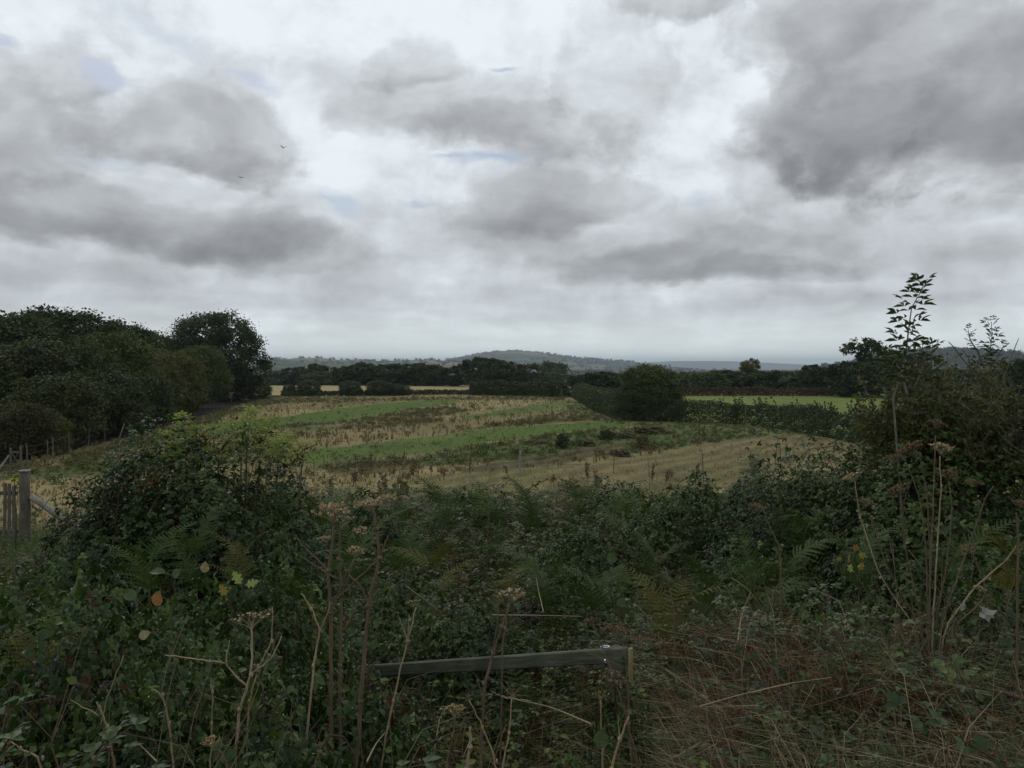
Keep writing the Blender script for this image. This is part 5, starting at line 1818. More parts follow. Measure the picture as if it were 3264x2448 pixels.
# leafy shoots against the sky
leafme = []
for k in range(4):
    m = MB()
    pinnate(m, np.zeros(3), np.array([0, 1.0, .15]), np.array([0, 0, 1.0]), 1.0, 0, 0, 2, LEAF6N, .45)
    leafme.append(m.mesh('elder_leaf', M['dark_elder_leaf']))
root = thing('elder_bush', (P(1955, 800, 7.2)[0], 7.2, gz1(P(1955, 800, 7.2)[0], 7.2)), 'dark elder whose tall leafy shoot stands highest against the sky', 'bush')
loc = np.array(root.location)
def leafy_shoot(pts_, nl, L0, r0=.012):
    pl = np.array(pts_)
    t_ = np.linspace(0, 1, len(pl))
    m = MB()
    m.tube(pl, np.linspace(r0, .0025, len(pl)), 5)
    m.obj('stem', M['twig'], root)
    for k in range(nl):
        f = .10 + .9 * k / (nl - 1)
        b = np.array([np.interp(f, t_, pl[:, q]) for q in range(3)])
        for sg in (0, 1):
            an = k * 1.2 + sg * math.pi + rng.normal() * .35
            o = link('leaf', leafme[rng.randint(4)], root)
            o.location = b
            s_ = L0 * (1.1 - .55 * f) * (.8 + .4 * rng.rand())
            o.scale = (s_, s_, s_)
            o.rotation_euler = (R(18 + 30 * f) + rng.normal() * .2, rng.normal() * .3, an)


dS = 7.2
leafy_shoot([np.array([0, 0, .2]), np.array([.02, 0, 1.3])] + [P(a_, b_, dS) - loc for a_, b_ in ((1930, 860), (1950, 800), (1958, 750), (1962, 710), (1968, 665), (1985, 635), (1992, 618))], 20, .27, .012)
leafy_shoot([P(a_, b_, dS - .2) - loc for a_, b_ in ((1960, 850), (1945, 800), (1925, 770), (1905, 770))], 7, .20)
leafy_shoot([P(a_, b_, dS + .2) - loc for a_, b_ in ((1975, 840), (1995, 790), (2010, 770), (2016, 750))], 7, .18)
root = thing('elder_bush', (P(2130, 800, 7.7)[0], 7.7, gz1(P(2130, 800, 7.7)[0], 7.7)), 'second leafy shoot against the sky, above the thorn shrub at the right', 'bush')
loc = np.array(root.location)
dS = 7.7
leafy_shoot([np.array([0, 0, .2]), np.array([.02, 0, 1.6])] + [P(a_, b_, dS) - loc for a_, b_ in ((2105, 850), (2125, 800), (2138, 760), (2142, 725), (2140, 695))], 16, .17, .010)
leafy_shoot([P(a_, b_, dS) - loc for a_, b_ in ((2128, 800), (2112, 760), (2095, 735), (2090, 712))], 8, .12)
leafy_shoot([P(a_, b_, dS) - loc for a_, b_ in ((2135, 800), (2155, 770), (2168, 745))], 6, .12)
for pts_ in (((2165, 820), (2185, 770), (2192, 750), (2200, 730)), ((2120, 830), (2060, 750), (2048, 738)), ((2100, 800), (2090, 770), (2075, 752)), ((2185, 790), (2205, 755))):
    m = MB()
    m.tube([P(a_, b_, dS) - loc for a_, b_ in pts_], np.linspace(.008, .003, len(pts_)), 4)
    m.obj('bare_twig', M['twig'], root)

# ------------------------------------------------------------------ bracken plants
FR = {'bracken': [frond_mb(.95, 101 + k, .8 + .15 * k, 19, .38).mesh('frond', M['bracken']) for k in range(3)],
      'bracken_yellow': [frond_mb(.85, 111 + k, .9 + .2 * k, 17, .36).mesh('frond', M['bracken_yellow']) for k in range(2)],
      'bracken_dead': [frond_mb(.75, 121 + k, 1.4 + .2 * k, 15, .30).mesh('frond', M['bracken_dead']) for k in range(2)]}
STK = MB()
STK.tube([(0, 0, -.05), (.02, .01, .5), (0, 0, 1.0)], [.006, .005, .004], 4)
stk_me = STK.mesh('stalk', M['brown_stem'])


def bracken(xd, yd, d, n, sc_, label, group, kind='bracken'):
    """plant whose fronds reach up to (xd, yd)"""
    p_ = P(xd, yd, d)
    g0 = gz1(p_[0], d)
    H = max(.2, p_[2] - g0 - .42 * sc_)
    r_ = thing('bracken_fern', (p_[0], d, g0), label, 'fern', group, rng.rand() * 6.28)
    o = link('stalk', stk_me, r_)
    o.scale = (1, 1, H)
    for k in range(n):
        o = link('frond', FR[kind][rng.randint(len(FR[kind]))], r_)
        o.location = (0, 0, H * (1 - .16 * (k % 3)))
        o.rotation_euler = (rng.normal() * .18 - .05, rng.normal() * .15, k * 6.28 / n + rng.normal() * .3)
        s_ = sc_ * .74 * (.65 + .5 * rng.rand())
        o.scale = (s_, s_, s_)
    return r_


GF = 'bracken ferns along the bank'
for xd, yd, d, n, sc_, lb, kd in (
        (70, 1330, 3.4, 4, .62, 'olive bracken fern at the left picture edge', 'bracken_yellow'), (190, 1380, 3.3, 3, .4, 'pale silvery bracken tip left of the pale fallen leaf', 'bracken'), (320, 1130, 6.3, 5, .8, 'bracken fern below the elder mound', 'bracken'),
        (420, 1110, 6.4, 5, .85, 'bracken fern with upright fronds below the mound', 'bracken'), (520, 1120, 6.6, 5, .8, 'bracken fern below the right of the elder mound', 'bracken_yellow'),
        (640, 1200, 4.8, 4, .7, 'bracken fern behind the branching dry stalks', 'bracken'), (940, 1140, 6.0, 5, .75, 'yellowing bracken with upright tips behind the rail', 'bracken_yellow'), (985, 1150, 6.2, 4, .65, 'rust brown bracken behind the rail', 'bracken_dead'),
        (1090, 1190, 5.6, 4, .7, 'bracken fern pointing up behind the middle of the rail', 'bracken_yellow'), (1180, 1170, 6.0, 5, .8, 'blue green bracken fern behind the rail', 'bracken'), (760, 1130, 6.5, 5, .8, 'bracken fern behind the hogweed heads', 'bracken'),
        (860, 1160, 7.0, 5, .85, 'bracken fern left of the yellowing one', 'bracken'), (1300, 1190, 6.2, 5, .8, 'bracken fern above the rail end', 'bracken'), (1440, 1230, 5.2, 5, .8, 'bracken fern right of the rail end', 'bracken_yellow'),
        (1540, 1185, 6.6, 5, .9, 'bracken fern over the dry grass', 'bracken'), (1640, 1200, 6.2, 5, .9, 'bright green bracken fern left of the yellow maple sprig', 'bracken'), (1420, 1140, 8.2, 5, .9, 'bracken fern in the middle of the bank', 'bracken'),
        (1060, 1063, 10.5, 6, 1.0, 'bracken fern near the far edge of the bank, below the field post', 'bracken'), (960, 1038, 11.5, 6, 1.0, 'bracken fern left of the field post', 'bracken'), (870, 1068, 11, 6, 1.0, 'bracken fern below the tall leafy weed', 'bracken'),
        (1150, 1038, 13, 6, 1.05, 'bracken fern just below the field post', 'bracken'), (1250, 1028, 13, 6, 1.05, 'bracken fern at the far bank edge right of the field post', 'bracken'), (1350, 1053, 11, 6, 1.0, 'bracken fern on the bank below the tracks', 'bracken'),
        (1560, 1008, 11, 6, 1.0, 'bracken fern standing up at the far edge below the stubble', 'bracken'), (1640, 998, 10.5, 6, 1.0, 'bracken fern next to the bramble shoulder', 'bracken'), (1740, 1060, 8, 6, .95, 'bracken fern in front of the bramble shoulder', 'bracken'),
        (1700, 1130, 7.2, 6, .9, 'blue green bracken in the shade below the shoulder', 'bracken'), (1860, 1110, 6.0, 5, .9, 'bracken fern behind the dry hogweed cluster', 'bracken'), (2080, 1110, 5.6, 5, .8, 'bracken fern right of the dry hogweed cluster', 'bracken'),
        (2180, 1100, 5.4, 5, .8, 'bracken fern at the right picture edge', 'bracken_yellow'), (690, 1038, 10, 6, .95, 'bracken fern right of the elder mound', 'bracken'), (600, 1075, 8, 5, .85, 'bracken fern against the right side of the mound', 'bracken'),
        (1480, 1330, 4.6, 5, .7, 'rust brown bracken in the dry grass right of the rail', 'bracken_dead'), (1700, 1370, 4.2, 5, .75, 'rust brown bracken in the middle of the dry grass', 'bracken_dead'), (1880, 1430, 3.7, 5, .7, 'rust brown bracken lying in the dry grass', 'bracken_dead'),
        (1600, 1480, 3.6, 5, .65, 'rust brown bracken low in front of the dry grass', 'bracken_dead'), (2060, 1500, 3.3, 5, .65, 'rust brown bracken in the bottom right', 'bracken_dead'), (1260, 1370, 4.5, 3, .5, 'rust brown bracken frond above the rail', 'bracken_dead'),
        (2000, 1420, 4.0, 4, .6, 'dark green bracken in the dry grass at the right', 'bracken'), (1560, 1290, 5.0, 4, .7, 'rust bracken behind the leaning straw', 'bracken_dead'), (1060, 1590, 2.9, 3, .3, 'small yellow bracken in the dark hollow', 'bracken_yellow')):
    bracken(xd, yd, d, n, sc_, lb, GF, kd)
for k in range(30):                                       # the rest of the bracken on the bank
    d = 6.5 + 11.5 * rng.rand()
    xd = 640 + 1130 * rng.rand()
    X = (xd * K - 512) / FPX * d
    zt = gz1(X, d) + .75 + .55 * rng.rand()
    yd = ((EYE - zt - .15 * (d > 10)) / d * FPX + HORIZ) / K
    bracken(xd, yd, d, 5, .7 + .2 * rng.rand(), 'green bracken fern in the bracken mass beyond the rail, %s' % ('below the left stretch of field' if xd < 1000 else 'below the field post' if xd < 1350 else 'below the stubble'), 'bracken in the mass beyond the rail', 'bracken' if rng.rand() < .82 else 'bracken_yellow')


# ------------------------------------------------------------------ dry hogweed
def umbel_mb(w_, tilt=0.0, rays=16, seeds=True, seed=0, drop=0.0):
    rr = np.random.RandomState(seed)
    m = MB()
    H = w_ * .42
    for i in range(rays):
        a_ = i * 2.4
        rad = math.sqrt((i + .6) / rays) * w_ / 2 * (.85 + .3 * rr.rand())
        e = np.array([rad * math.cos(a_), rad * math.sin(a_), H * (.85 + .2 * rr.rand()) - .55 * rad * rad / w_])
        c = e * [.35, .35, .55]
        m.tube([np.zeros(3), c, e], [w_ * .008, w_ * .006, w_ * .005], 3, 0, .5, False)
        k = 9
        s_ = w_ * .085
        an = np.arange(k) * 2.4
        rd = np.sqrt((np.arange(k) + .5) / k) * s_
        q = e + np.stack([rd * np.cos(an), rd * np.sin(an), np.full(k, s_ * .75) + rr.normal(size=k) * s_ * .12], 1)
        for p_ in q[::2]:
            m.tube([e, p_], [w_ * .003, w_ * .002], 3, 0, .5, False)
        if seeds:
            kk = rr.rand(k) > drop
            m.leaves(LEAF2W, q[kk], rr.normal(size=(kk.sum(), 3)) + [0, 0, .8], rr.normal(size=(kk.sum(), 3)), w_ * .085 * (.7 + .6 * rr.rand(kk.sum())), 1)
    return m


UM = {}
for k, (sd_, dr, ry) in enumerate(((True, .1, 17), (True, .25, 15), (True, .75, 14), (False, 1, 16))):
    UM[k] = [umbel_mb(1.0, 0, ry, sd_, 130 + k, dr).mesh('umbel', [M[q], M['seed' if q == 'dry_stem' else 'seed_dark']]) for q in ('dry_stem', 'brown_stem')]


def hogweed(stems, heads, d, label, mat='brown_stem', r0=.007, group='dry hogweed stalks by the rail', to_ground=True):
    """stems: list of polylines in photo positions; heads: (x, y, width, kind)"""
    b = P(*stems[0][0], d)
    g0 = gz1(b[0], d)
    r_ = thing('dry_hogweed', (b[0], d, g0), label, 'dry plant', group)
    loc = np.array(r_.location)
    for i, sp in enumerate(stems):
        pl = [P(q[0], q[1], d + (0 if i == 0 else .02 * math.sin(3 * i) * j)) - loc for j, q in enumerate(sp)]
        if i == 0 and to_ground and pl[0][2] > 0:
            pl = [np.array([pl[0][0] * .9 + rng.normal() * .02, .0, -.05])] + pl
        if i > 0:
            pass
        pl = np.array(pl)
        # soften corners a little
        s_ = np.linspace(0, 1, 4 * len(pl))
        tt = np.linspace(0, 1, len(pl))
        sm = np.stack([np.interp(s_, tt, pl[:, k]) for k in range(3)], 1)
        sm[1:-1] = (sm[:-2] + 2 * sm[1:-1] + sm[2:]) / 4
        sm += rng.normal(size=sm.shape) * .0012
        ra = r0 if i == 0 else r0 * .5
        m = MB()
        m.tube(sm, np.linspace(ra, ra * .5, len(sm)), 6)
        if i == 0:                                           # swollen joints
            for j in range(1, len(pl) - 1):
                m.tube([pl[j] - [0, 0, .008], pl[j], pl[j] + [0, 0, .008]], [ra * .85, ra * 1.25, ra * .85], 6)
        m.obj('stem' if i == 0 else 'branch', M[mat], r_, True)
    for (x_, y_, w_, kd) in heads:
        p_ = P(x_, y_, d) - loc
        o = link('umbel', UM[kd][0 if (mat == 'dry_stem' or d < 3.06) else 1], r_)
        ww = w_ * K / FPX * d
        o.scale = (ww, ww * .8, ww * .85)
        o.location = p_ - np.array([0, 0, ww * .36])
        o.rotation_euler = (rng.normal() * .2 - .05, rng.normal() * .22, rng.rand() * 6.28)
    return r_


def a6(x, y):
    return (542 + .3873 * x, 1016.5 + .3873 * y)


def a5(x, y):
    return (.3464 * x, 1084.3 + .3464 * y)


def a7(x, y):
    return (1084 + .3464 * x, 1084.3 + .3464 * y)


def a8(x, y):
    return (1626.5 + .3873 * x, 1016.5 + .3873 * y)


def a4(x, y):
    return (1694 + .3269 * x, 576 + .3269 * y)


S6 = lambda *p: [a6(*q) for q in p]
S5 = lambda *p: [a5(*q) for q in p]
S7 = lambda *p: [a7(*q) for q in p]
S8 = lambda *p: [a8(*q) for q in p]
hogweed([S6((437, 1700), (440, 1200), (440, 800), (425, 560), (465, 290), (462, 235)), S6((425, 560), (330, 470), (250, 380)), S6((440, 800), (500, 640), (570, 500))],
        [(*a6(450, 205), 92, 0), (*a6(415, 375), 34, 1), (*a6(575, 440), 55, 1)], 3.0, 'tall dry hogweed stalk with the leftmost broad seed head', 'brown_stem', .0085)
hogweed([S6((485, 1700), (490, 1100), (500, 700), (487, 500), (497, 290)), S6((500, 700), (555, 560), (572, 490)), S6((487, 620), (330, 520), (235, 460)), S6((505, 910), (560, 820), (600, 740))],
        [(*a6(520, 265), 50, 2), (*a6(605, 330), 44, 1)], 3.05, 'straight dry hogweed stalk between the two tallest brown stalks', 'brown_stem', .008)
hogweed([S6((575, 1700), (605, 1300), (650, 760), (715, 490), (695, 330), (680, 215)), S6((715, 490), (765, 365)), S6((650, 760), (610, 650), (540, 585)), S6((715, 490), (590, 610), (500, 700))],
        [(*a6(660, 175), 62, 0), (*a6(765, 150), 66, 0), (*a6(850, 148), 30, 1)], 2.95, 'thick reddish hogweed stalk with the pair of broad seed heads', 'brown_stem', .0095)
hogweed([S6((285, 1690), (340, 1100), (380, 900), (330, 780), (275, 690)), S6((380, 900), (420, 810), (440, 740))], [], 2.9, 'pale bare stalk left of the brown hogweed stalks', 'dry_stem', .005)
hogweed([S6((710, 1700), (790, 1300), (870, 960), (918, 770)), S6((870, 960), (825, 830)), S6((870, 960), (878, 812))], [(*a6(905, 735), 36, 2)], 3.0, 'slender pale hogweed right of the brown stalks with a small open head', 'dry_stem', .005)
hogweed([S6((1275, 1700), (1300, 1200), (1350, 1030), (1400, 880), (1440, 760)), S6((1350, 1030), (1375, 850), (1388, 680))], [(*a6(1455, 680), 62, 1)], 2.9, 'dark hogweed stalk crossing the middle of the rail', 'brown_stem', .007)
hogweed([S6((1080, 1700), (1120, 1500), (1140, 1400)), ], [(*a6(1135, 1335), 58, 1)], 2.75, 'short hogweed with a fluffy straw head in front of the dark hollow', 'brown_stem', .004)
hogweed([S6((1400, 1700), (1440, 1480), (1455, 1285)), S6((1455, 1285), (1390, 1270), (1340, 1240)), S6((1455, 1285), (1570, 1300))], [(*a6(1455, 1215), 66, 3)], 2.8, 'pale topped hogweed with an empty umbrella head under the rail', 'dry_stem', .0045)
hogweed([S6((1370, 1640), (1290, 1450), (1215, 1290))], [(*a6(1205, 1245), 38, 3)], 2.85, 'thin hogweed leaning left in the dark hollow with an empty head', 'dry_stem', .004)
hogweed([S6((1200, 1690), (1220, 1560), (1222, 1445))], [], 2.7, 'snapped thick pale stalk in the dark hollow', 'dry_stem', .008)
hogweed([S5((1445, 1700), (1480, 1310), (1555, 1090), (1558, 790)), S5((1530, 1170), (1390, 1020), (1420, 870)), S5((1390, 1020), (1200, 990), (1010, 965)), S5((1555, 1090), (1690, 980), (1745, 850))],
        [(*a5(1560, 720), 84, 2)], 2.7, 'pale straw hogweed with a wide open ray head left of the brown stalks', 'dry_stem', .0065)
hogweed([S5((1520, 1700), (1540, 1260), (1600, 1040), (1690, 880), (1690, 660))], [(*a5(1660, 690), 40, 2)], 2.9, 'thin stalk just right of the pale straw hogweed', 'dry_stem', .004)
hogweed([S5((1065, 1700), (1040, 1400), (1000, 1220), (930, 1180))], [], 2.6, 'bent over dry thistle stalk in the brambles at the lower left', 'dry_stem', .004)
hogweed([S5((700, 1700), (650, 1420), (600, 1300), (582, 1260)), S5((610, 1400), (640, 1260), (755, 970)), S5((600, 1350), (420, 1250))], [], 2.6, 'forked dry branch in the lower left brambles', 'dry_stem', .0045)
hogweed([S5((1420, 1700), (1350, 1560))], [(*a5(1310, 1500), 54, 1)], 2.5, 'low hogweed head near the bottom left of the pale stalk', 'brown_stem', .004)
hogweed([S5((1298, 1700), (1305, 1400), (1312, 1200), (1300, 1150))], [], 2.6, 'thin bobbly seed stalk left of the pale straw hogweed', 'dry_stem', .003)
hogweed([S5((240, 1620), (100, 1560), (40, 1510))], [(*a5(30, 1500), 26, 2)], 2.5, 'pale stalk with a small seed head in the bottom left corner', 'dry_stem', .004)
hogweed([S7((820, 1700), (800, 1400), (790, 1100), (760, 900))], [(*a7(720, 800), 74, 0), (*a7(860, 860), 50, 1)], 3.1, 'brown hogweed whose bushy seed heads cover the rail end', 'brown_stem', .005)
hogweed([S7((640, 1700), (625, 1450), (620, 1250))], [(*a7(620, 1210), 42, 2)], 2.9, 'pale hogweed stalk in front of the rail post', 'dry_stem', .0045)
hogweed([S7((690, 1690), (740, 1500), (800, 1350)), S7((740, 1500), (730, 1350))], [(*a7(795, 1310), 34, 3)], 2.75, 'thick pale stalk leaning right below the rail post', 'dry_stem', .006)
hogweed([S7((880, 1700), (720, 1150), (640, 950), (570, 770))], [(*a7(565, 740), 40, 1), (*a7(670, 1085), 80, 1)], 3.2, 'long dark hogweed stalk leaning left across the rail end', 'brown_stem', .005)
hogweed([S7((1180, 1700), (1135, 1400))], [(*a7(1120, 1310), 44, 3)], 2.9, 'dark skeletal hogweed right of the rail post', 'brown_stem', .004)
hogweed([S7((1490, 1700), (1495, 1570))], [(*a7(1490, 1520), 70, 3)], 2.6, 'empty umbrella head low in the dry grass', 'dry_stem', .003)
hogweed([S7((0, 930), (20, 800), (45, 640))], [(*a7(50, 570), 56, 2)], 3.4, 'open hogweed head above the middle of the rail', 'brown_stem', .005)
GH = 'dry hogweed cluster at the right'
RS = [([(2010, 1360), (2005, 1200), (1990, 1080), (1960, 1000)], [(1935, 985, 46, 0)]), ([(2014, 1365), (2012, 1180), (2004, 1060), (1985, 975)], [(1978, 962, 64, 0)]), ([(2020, 1360), (2028, 1180), (2036, 1050), (2032, 985)], [(2034, 962, 56, 0)]),
      ([(2000, 1350), (1965, 1220), (1950, 1120), (1948, 1070)], [(1950, 1052, 54, 0)]), ([(1995, 1360), (1920, 1230), (1880, 1110)], [(1870, 1082, 46, 0)]), ([(1990, 1370), (1905, 1250), (1860, 1120), (1848, 1040)], [(1846, 1026, 44, 1)]),
      ([(2024, 1365), (2050, 1220), (2060, 1100), (2052, 1040)], [(2050, 1022, 50, 0)]), ([(2030, 1370), (2090, 1200), (2130, 1080), (2150, 1050)], [(2102, 1040, 40, 1)]), ([(2035, 1375), (2110, 1270), (2180, 1210), (2200, 1180)], [(2120, 1270, 30, 1)]),
      ([(2010, 1350), (2016, 1150), (2020, 1040), (2022, 940)], [(2022, 910, 50, 1)]), ([(2040, 1380), (2140, 1290), (2112, 1210), (2090, 1180)], []), ([(2150, 1400), (2134, 1270), (2100, 1190)], [(2095, 1180, 46, 1)])]
LBR = ['leftmost of the upper heads in the dry brown cluster', 'tallest dense brown head of the right cluster', 'broad brown head right of the tallest one in the cluster', 'brown head in the middle of the right cluster', 'low brown head at the left of the right cluster',
       'outermost small head left of the right cluster', 'dense brown head at the right of the cluster', 'thin stalk with a small head leaning right out of the cluster', 'arching stalk falling to the right picture edge', 'straight stalk rising highest into the thorn shrub', 'pale bare forked stalk right of the cluster', 'stalk with a small head right of the cluster by the white leaf']
for (st_, hd), lb in zip(RS, LBR):
    hogweed([st_], hd, 4.3 + .25 * rng.rand(), 'dry hogweed: ' + lb, 'brown_stem' if rng.rand() < .8 else 'dry_stem', .005, GH)
for (st_, hd, d, lb) in (([(2205, 1180), (2200, 1110)], [(2206, 1085, 44, 0)], 3.6, 'orange brown hogweed head cut by the right picture edge'), ([(1690, 1190), (1660, 1130), (1650, 1100)], [(1636, 1092, 44, 1)], 5.0, 'small brown hogweed head left of the dark hollow under the shoulder'),
                         ([(1460, 1330), (1440, 1230)], [(1428, 1205, 30, 1)], 4.2, 'small brown hogweed head above the dry grass'), ([(1520, 990), (1512, 960)], [(1508, 950, 40, 1)], 15.0, 'dark hogweed head against the stubble'), ([(1405, 1050), (1400, 985)], [(1402, 968, 36, 1)], 14.0, 'dark umbel against the tracks of the field'),
                         ([(1055, 1090), (1075, 1050), (1088, 1040)], [(1092, 1034, 34, 1)], 9.0, 'brown umbel at the far bank edge by the field post')):
    hogweed([st_], hd, d, lb, 'brown_stem', .006, None)

# straw stalks leaning about
GSW = 'straw stalks leaning across the dry grass'
for pts_, d, lb in ((S7((-60, 713), (200, 714), (500, 722)), 4.0, 'straight straw lying level above the rail'), (S7((1240, 1290), (1500, 1215), (1800, 1150)), 3.2, 'brightest straw slanting up to the right in front of the dry grass'), (S7((830, 640), (1000, 810), (1170, 840)), 4.4, 'yellow green straw leaning through the bracken right of the rail'),
                    (S7((1440, 480), (1560, 560), (1640, 680), (1700, 800)), 4.3, 'arching straw at the top of the dry grass'), (S7((1480, 880), (1500, 720), (1560, 570)), 4.0, 'curved straw standing in the dry grass'), (S7((1030, 1060), (1200, 1180), (1400, 1330)), 3.3, 'long straw falling to the right below the rail end'),
                    (S7((560, 1400), (300, 1290), (0, 1230)), 3.0, 'long brown stem lying under the rail'), (S7((260, 690), (230, 560), (215, 480)), 4.6, 'upright straw above the middle of the rail'), (S7((1140, 600), (1200, 740), (1290, 850)), 4.3, 'pale straw crossing the bracken'),
                    (S7((1700, 560), (1690, 700), (1720, 850)), 4.0, 'upright straw at the right of the dry grass'), (S8((0, 1250), (200, 1200), (450, 1165)), 3.1, 'straw end pointing right across the rust bracken'), (S8((740, 1200), (900, 1400), (1040, 1450)), 3.2, 'straw falling through the rust bracken'),
                    (S8((880, 450), (1000, 600), (1120, 780)), 4.0, 'straw leaning across the right hogweed cluster'), (S6((860, 650), (960, 720), (1060, 800)), 4.4, 'straw with a forked tip above the rail'), (S5((960, 1640), (830, 1510), (760, 1490)), 2.5, 'bent green grass blade in the bottom left'),
                    (S6((640, 1640), (690, 1540), (740, 1480)), 2.6, 'short pale straw in front of the bramble at the bottom')):
    pl = np.array([P(q[0], q[1], d + .15 * j) for j, q in enumerate(pts_)])
    root = thing('straw_stalk', (pl[0][0], pl[0][1], pl[0][2]), lb, 'straw', GSW)
    m = MB()
    loc = np.array(root.location)
    s_ = np.linspace(0, 1, 9)
    tt = np.linspace(0, 1, len(pl))
    sm = np.stack([np.interp(s_, tt, pl[:, k]) for k in range(3)], 1) - loc
    sm[1:-1] = (sm[:-2] + 2 * sm[1:-1] + sm[2:]) / 4
    m.tube(sm, np.linspace(.0028, .0014, 9), 4)
    m.obj('stem', M['dry_stem'], root)

# ------------------------------------------------------------------ single leaves that stand out
def oval_leaf(wd=.78, cup=.10):
    t_ = np.linspace(0, 1, 9)
    w_ = wd / 2 * np.sin(math.pi * np.clip(t_, .0, 1) ** .85) ** .8
    v, f = [], []
    for i, q in enumerate(t_):
        v += [(-w_[i], q, cup * (1 + .6 * math.sin(5 * q))), (0, q, -.05 * q * q), (w_[i], q, cup * (1 - .5 * math.sin(6 * q)))]
        if i:
            o = 3 * i
            f += [(o - 3, o - 2, o + 1), (o - 3, o + 1, o), (o - 2, o - 1, o + 2), (o - 2, o + 2, o + 1)]
    return np.array(v), np.array(f)


ROUND = oval_leaf()


def lobed_leaf(lobes=5, deep=.45, seed=0):
    """maple outline: pointed lobes round the stalk, toothed and cupped"""
    rr = np.random.RandomState(seed + lobes)
    n = lobes * 6 + 1
    a_ = np.linspace(-2.35, 2.35, n)
    prof = np.array([1 - deep, .62, .74, 1.0, .76, .60])
    r_ = np.append(np.tile(prof, lobes), 1 - deep) * (1.05 - .20 * np.abs(a_)) * (.93 + .14 * rr.rand(n))
    v = np.stack([np.sin(a_) * r_ * .60, .36 + np.cos(a_) * r_ * .62, .16 * (r_ - .5) * np.sin(a_ * 2 + 1) + .10 * np.sin(a_ * 3)], 1)
    v = np.concatenate([[[0, .34, -.03]], v, [[0, 0, 0]]])
    f = [(0, i + 2, i + 1) for i in range(n - 1)] + [(0, 1, n + 1), (0, n + 1, n)]
    return v, np.array(f)


def wavy_leaf():
    """oak outline: a long blade with rounded lobes down each side"""
    t_ = np.linspace(0, 1, 15)
    w_ = .27 * np.sin(math.pi * np.clip(t_, .02, .985) ** .85) * (1 + .42 * np.cos(t_ * 2 * math.pi * 3.5 + .6))
    v, f = [], []
    for i, q in enumerate(t_):
        v += [(-w_[i], q - .06, .07), (0, q, 0), (w_[i], q - .06, .07)]
        if i:
            o = 3 * i
            f += [(o - 3, o - 2, o + 1), (o - 3, o + 1, o), (o - 2, o - 1, o + 2), (o - 2, o + 2, o + 1)]
    return np.array(v), np.array(f)


def leaf_thing(name, xd, yd, d, wd, tmpl, mat, label, face=(0, -1, .6), axis=(.6, 0, .6), cat='leaf', group=None):
    p_ = P(xd, yd, d)
    r_ = thing(name, p_, label, cat, group)
    s_ = wd * K / FPX * d
    ax, nr = np.array([axis], float), np.array([face], float)
    a1 = ax / np.linalg.norm(ax)
    m = MB()
    m.leaves(tmpl, -a1 * s_ * .5, ax, nr, s_, 0, np.array([.5]))
    nf = len(m.T[-1])
    m.T[-1] = np.clip(.55 + .22 * np.sin(np.arange(nf) * .5 + rng.rand() * 6) + .16 * rng.normal(size=nf), 0, 1)
    m.obj('blade', M[mat], r_)
    m = MB()
    b = (-a1 * s_ * .5)[0]
    m.tube([b, b - a1[0] * s_ * .4 + [0, .02, -.02], b + [0, .08, -.12]], [.0016, .0018, .002], 3)
    m.obj('petiole', M['brown_stem'], r_)
    return r_


leaf_thing('dead_leaf', 339, 1294, 2.95, 36, ROUND, 'orange_leaf', 'orange dead leaf with a brown tip resting on the brambles', (-.2, -1, .5), (.25, 0, .9))
leaf_thing('fallen_leaf', 309, 1375, 2.85, 27, ROUND, 'pale_leaf', 'pale buff oval leaf lying on the brambles below the orange one', (.1, -1, .7), (.9, .1, .35))
leaf_thing('fallen_leaf', 441, 1226, 3.9, 26, ROUND, 'pale_leaf', 'pale yellow leaf standing upright above the brambles', (-.1, -1, .2), (.1, 0, 1))
leaf_thing('dock_leaf', 337, 1238, 3.7, 38, LEAF6, 'broad_leaf', 'grey green pointed leaf left of the upright pale leaf', (.1, -.5, 1), (-1, 0, .1))
leaf_thing('dock_leaf', 380, 1240, 3.7, 26, ROUND, 'broad_leaf', 'round green leaf left below the upright pale leaf', (.1, -.8, .7), (.6, 0, .5))
leaf_thing('broad_leaf', 275, 1287, 3.2, 34, ROUND, 'broad_leaf', 'rounded green leaf left of the orange dead leaf', (.0, -.8, .7), (-.8, 0, .5))
leaf_thing('maple_leaf', 2140, 1328, 3.9, 40, lobed_leaf(3, .18), 'white_leaf', 'whitish upturned maple leaf near the right picture edge', (.1, -1, .5), (.9, 0, .3))
leaf_thing('maple_leaf', 2085, 1312, 4.0, 22, lobed_leaf(3, .18), 'white_leaf', 'smaller pale maple leaf left of the whitish one', (.1, -1, .4), (.2, 0, .9))
leaf_thing('oak_leaf', 508, 1248, 3.7, 34, wavy_leaf(), 'elder_leaf', 'pale green lobed leaf at the top of the oak sprig', (.2, -.9, .6), (-.5, 0, .9))
leaf_thing('oak_leaf', 545, 1262, 3.7, 32, wavy_leaf(), 'elder_leaf', 'pale green lobed leaf at the right of the oak sprig', (.0, -.9, .7), (1, 0, .3))
leaf_thing('oak_leaf', 478, 1275, 3.6, 30, wavy_leaf(), 'yellow_leaf', 'yellowing lobed leaf at the left of the oak sprig', (.0, -.9, .6), (-.4, 0, .7))
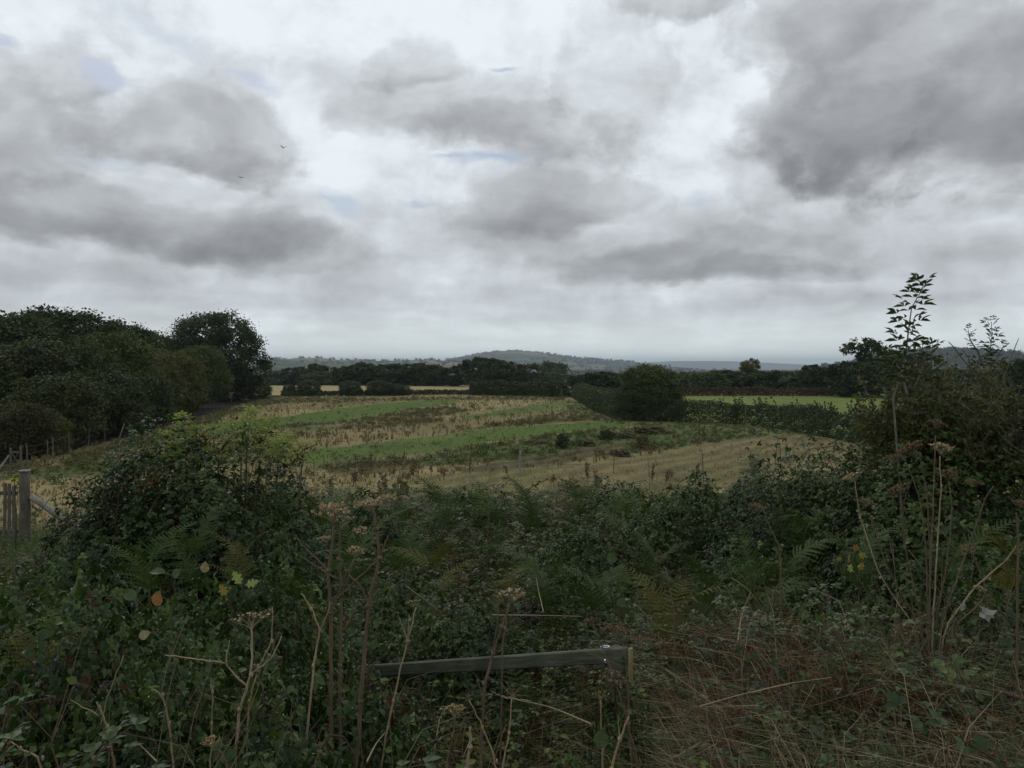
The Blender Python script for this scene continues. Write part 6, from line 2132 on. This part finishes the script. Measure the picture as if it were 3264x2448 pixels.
for k, (dx_, dy_, w_, mt) in enumerate(((2, -22, 26, 'orange_leaf'), (-12, 0, 26, 'yellow_leaf'), (16, -6, 26, 'yellow_leaf'), (-34, 2, 22, 'yellow_leaf'), (-8, 22, 28, 'elder_leaf'), (14, 18, 24, 'yellow_leaf'))):
    leaf_thing('maple_leaf', 1849 + dx_, 1208 + dy_, 4.25 + .03 * k, w_ * .8, lobed_leaf(5, .25, k), mt,
               ['orange topmost leaf of the yellow maple sprig', 'yellow leaf in the middle of the maple sprig', 'yellow right hand leaf of the maple sprig', 'bright yellow leaf off to the side of the maple sprig', 'green lowest leaf of the maple sprig', 'lower yellow leaf of the maple sprig'][k],
               (rng.normal() * .8, -1, .5 + rng.rand()), (rng.normal() * .6, 0, -.9), 'leaf', 'yellow maple sprig')
for xd, yd, d, w_, lb in ((780, 1385, 3.1, 32, 'large ivy green leaf behind the thick reddish stalk'), (808, 1393, 3.1, 30, 'ivy green leaf right of the thick reddish stalk'), (876, 1558, 2.8, 26, 'yellow green square leaf below the rail'), (1322, 1205, 4.6, 28, 'blue green dock leaf above the rail end'),
                          (1312, 1243, 4.4, 24, 'blue green dock leaf below another above the rail end'), (1355, 1250, 4.4, 24, 'blue green dock leaf right of two others above the rail end'), (1302, 1600, 2.7, 44, 'large pale green dock leaf at the foot of the rail post'), (1345, 1302, 4.3, 26, 'yellow green curled leaf right of the rail end')):
    leaf_thing('broad_leaf', xd, yd, d, w_, lobed_leaf(3, .25) if 'ivy' in lb else ROUND, 'broad_leaf', lb, (rng.normal() * .2, -.8, .7), (rng.normal() * .6, 0, .5), 'leaf', 'broad leaves standing out of the tangle')

# ------------------------------------------------------------------ air
hm = bpy.data.materials.new('haze')
hm.use_nodes = True
t = NT(hm.node_tree)
pv = t.n('ShaderNodeVolumePrincipled', {'Color': (.74, .87, 1.0, 1), 'Density': 1.2e-4, 'Anisotropy': 0.1})
out = t.n('ShaderNodeOutputMaterial')
t.t.links.new(pv.outputs[0], out.inputs['Volume'])
m = MB()
zt, zb = 160.0, -14.0
m.box((0, 7600, (zt + zb) / 2), (33000, 16800, zt - zb))
hz_o = m.obj('haze', hm)
tag(hz_o, 'thin blue haze lying over the plain and hills', kind='stuff')
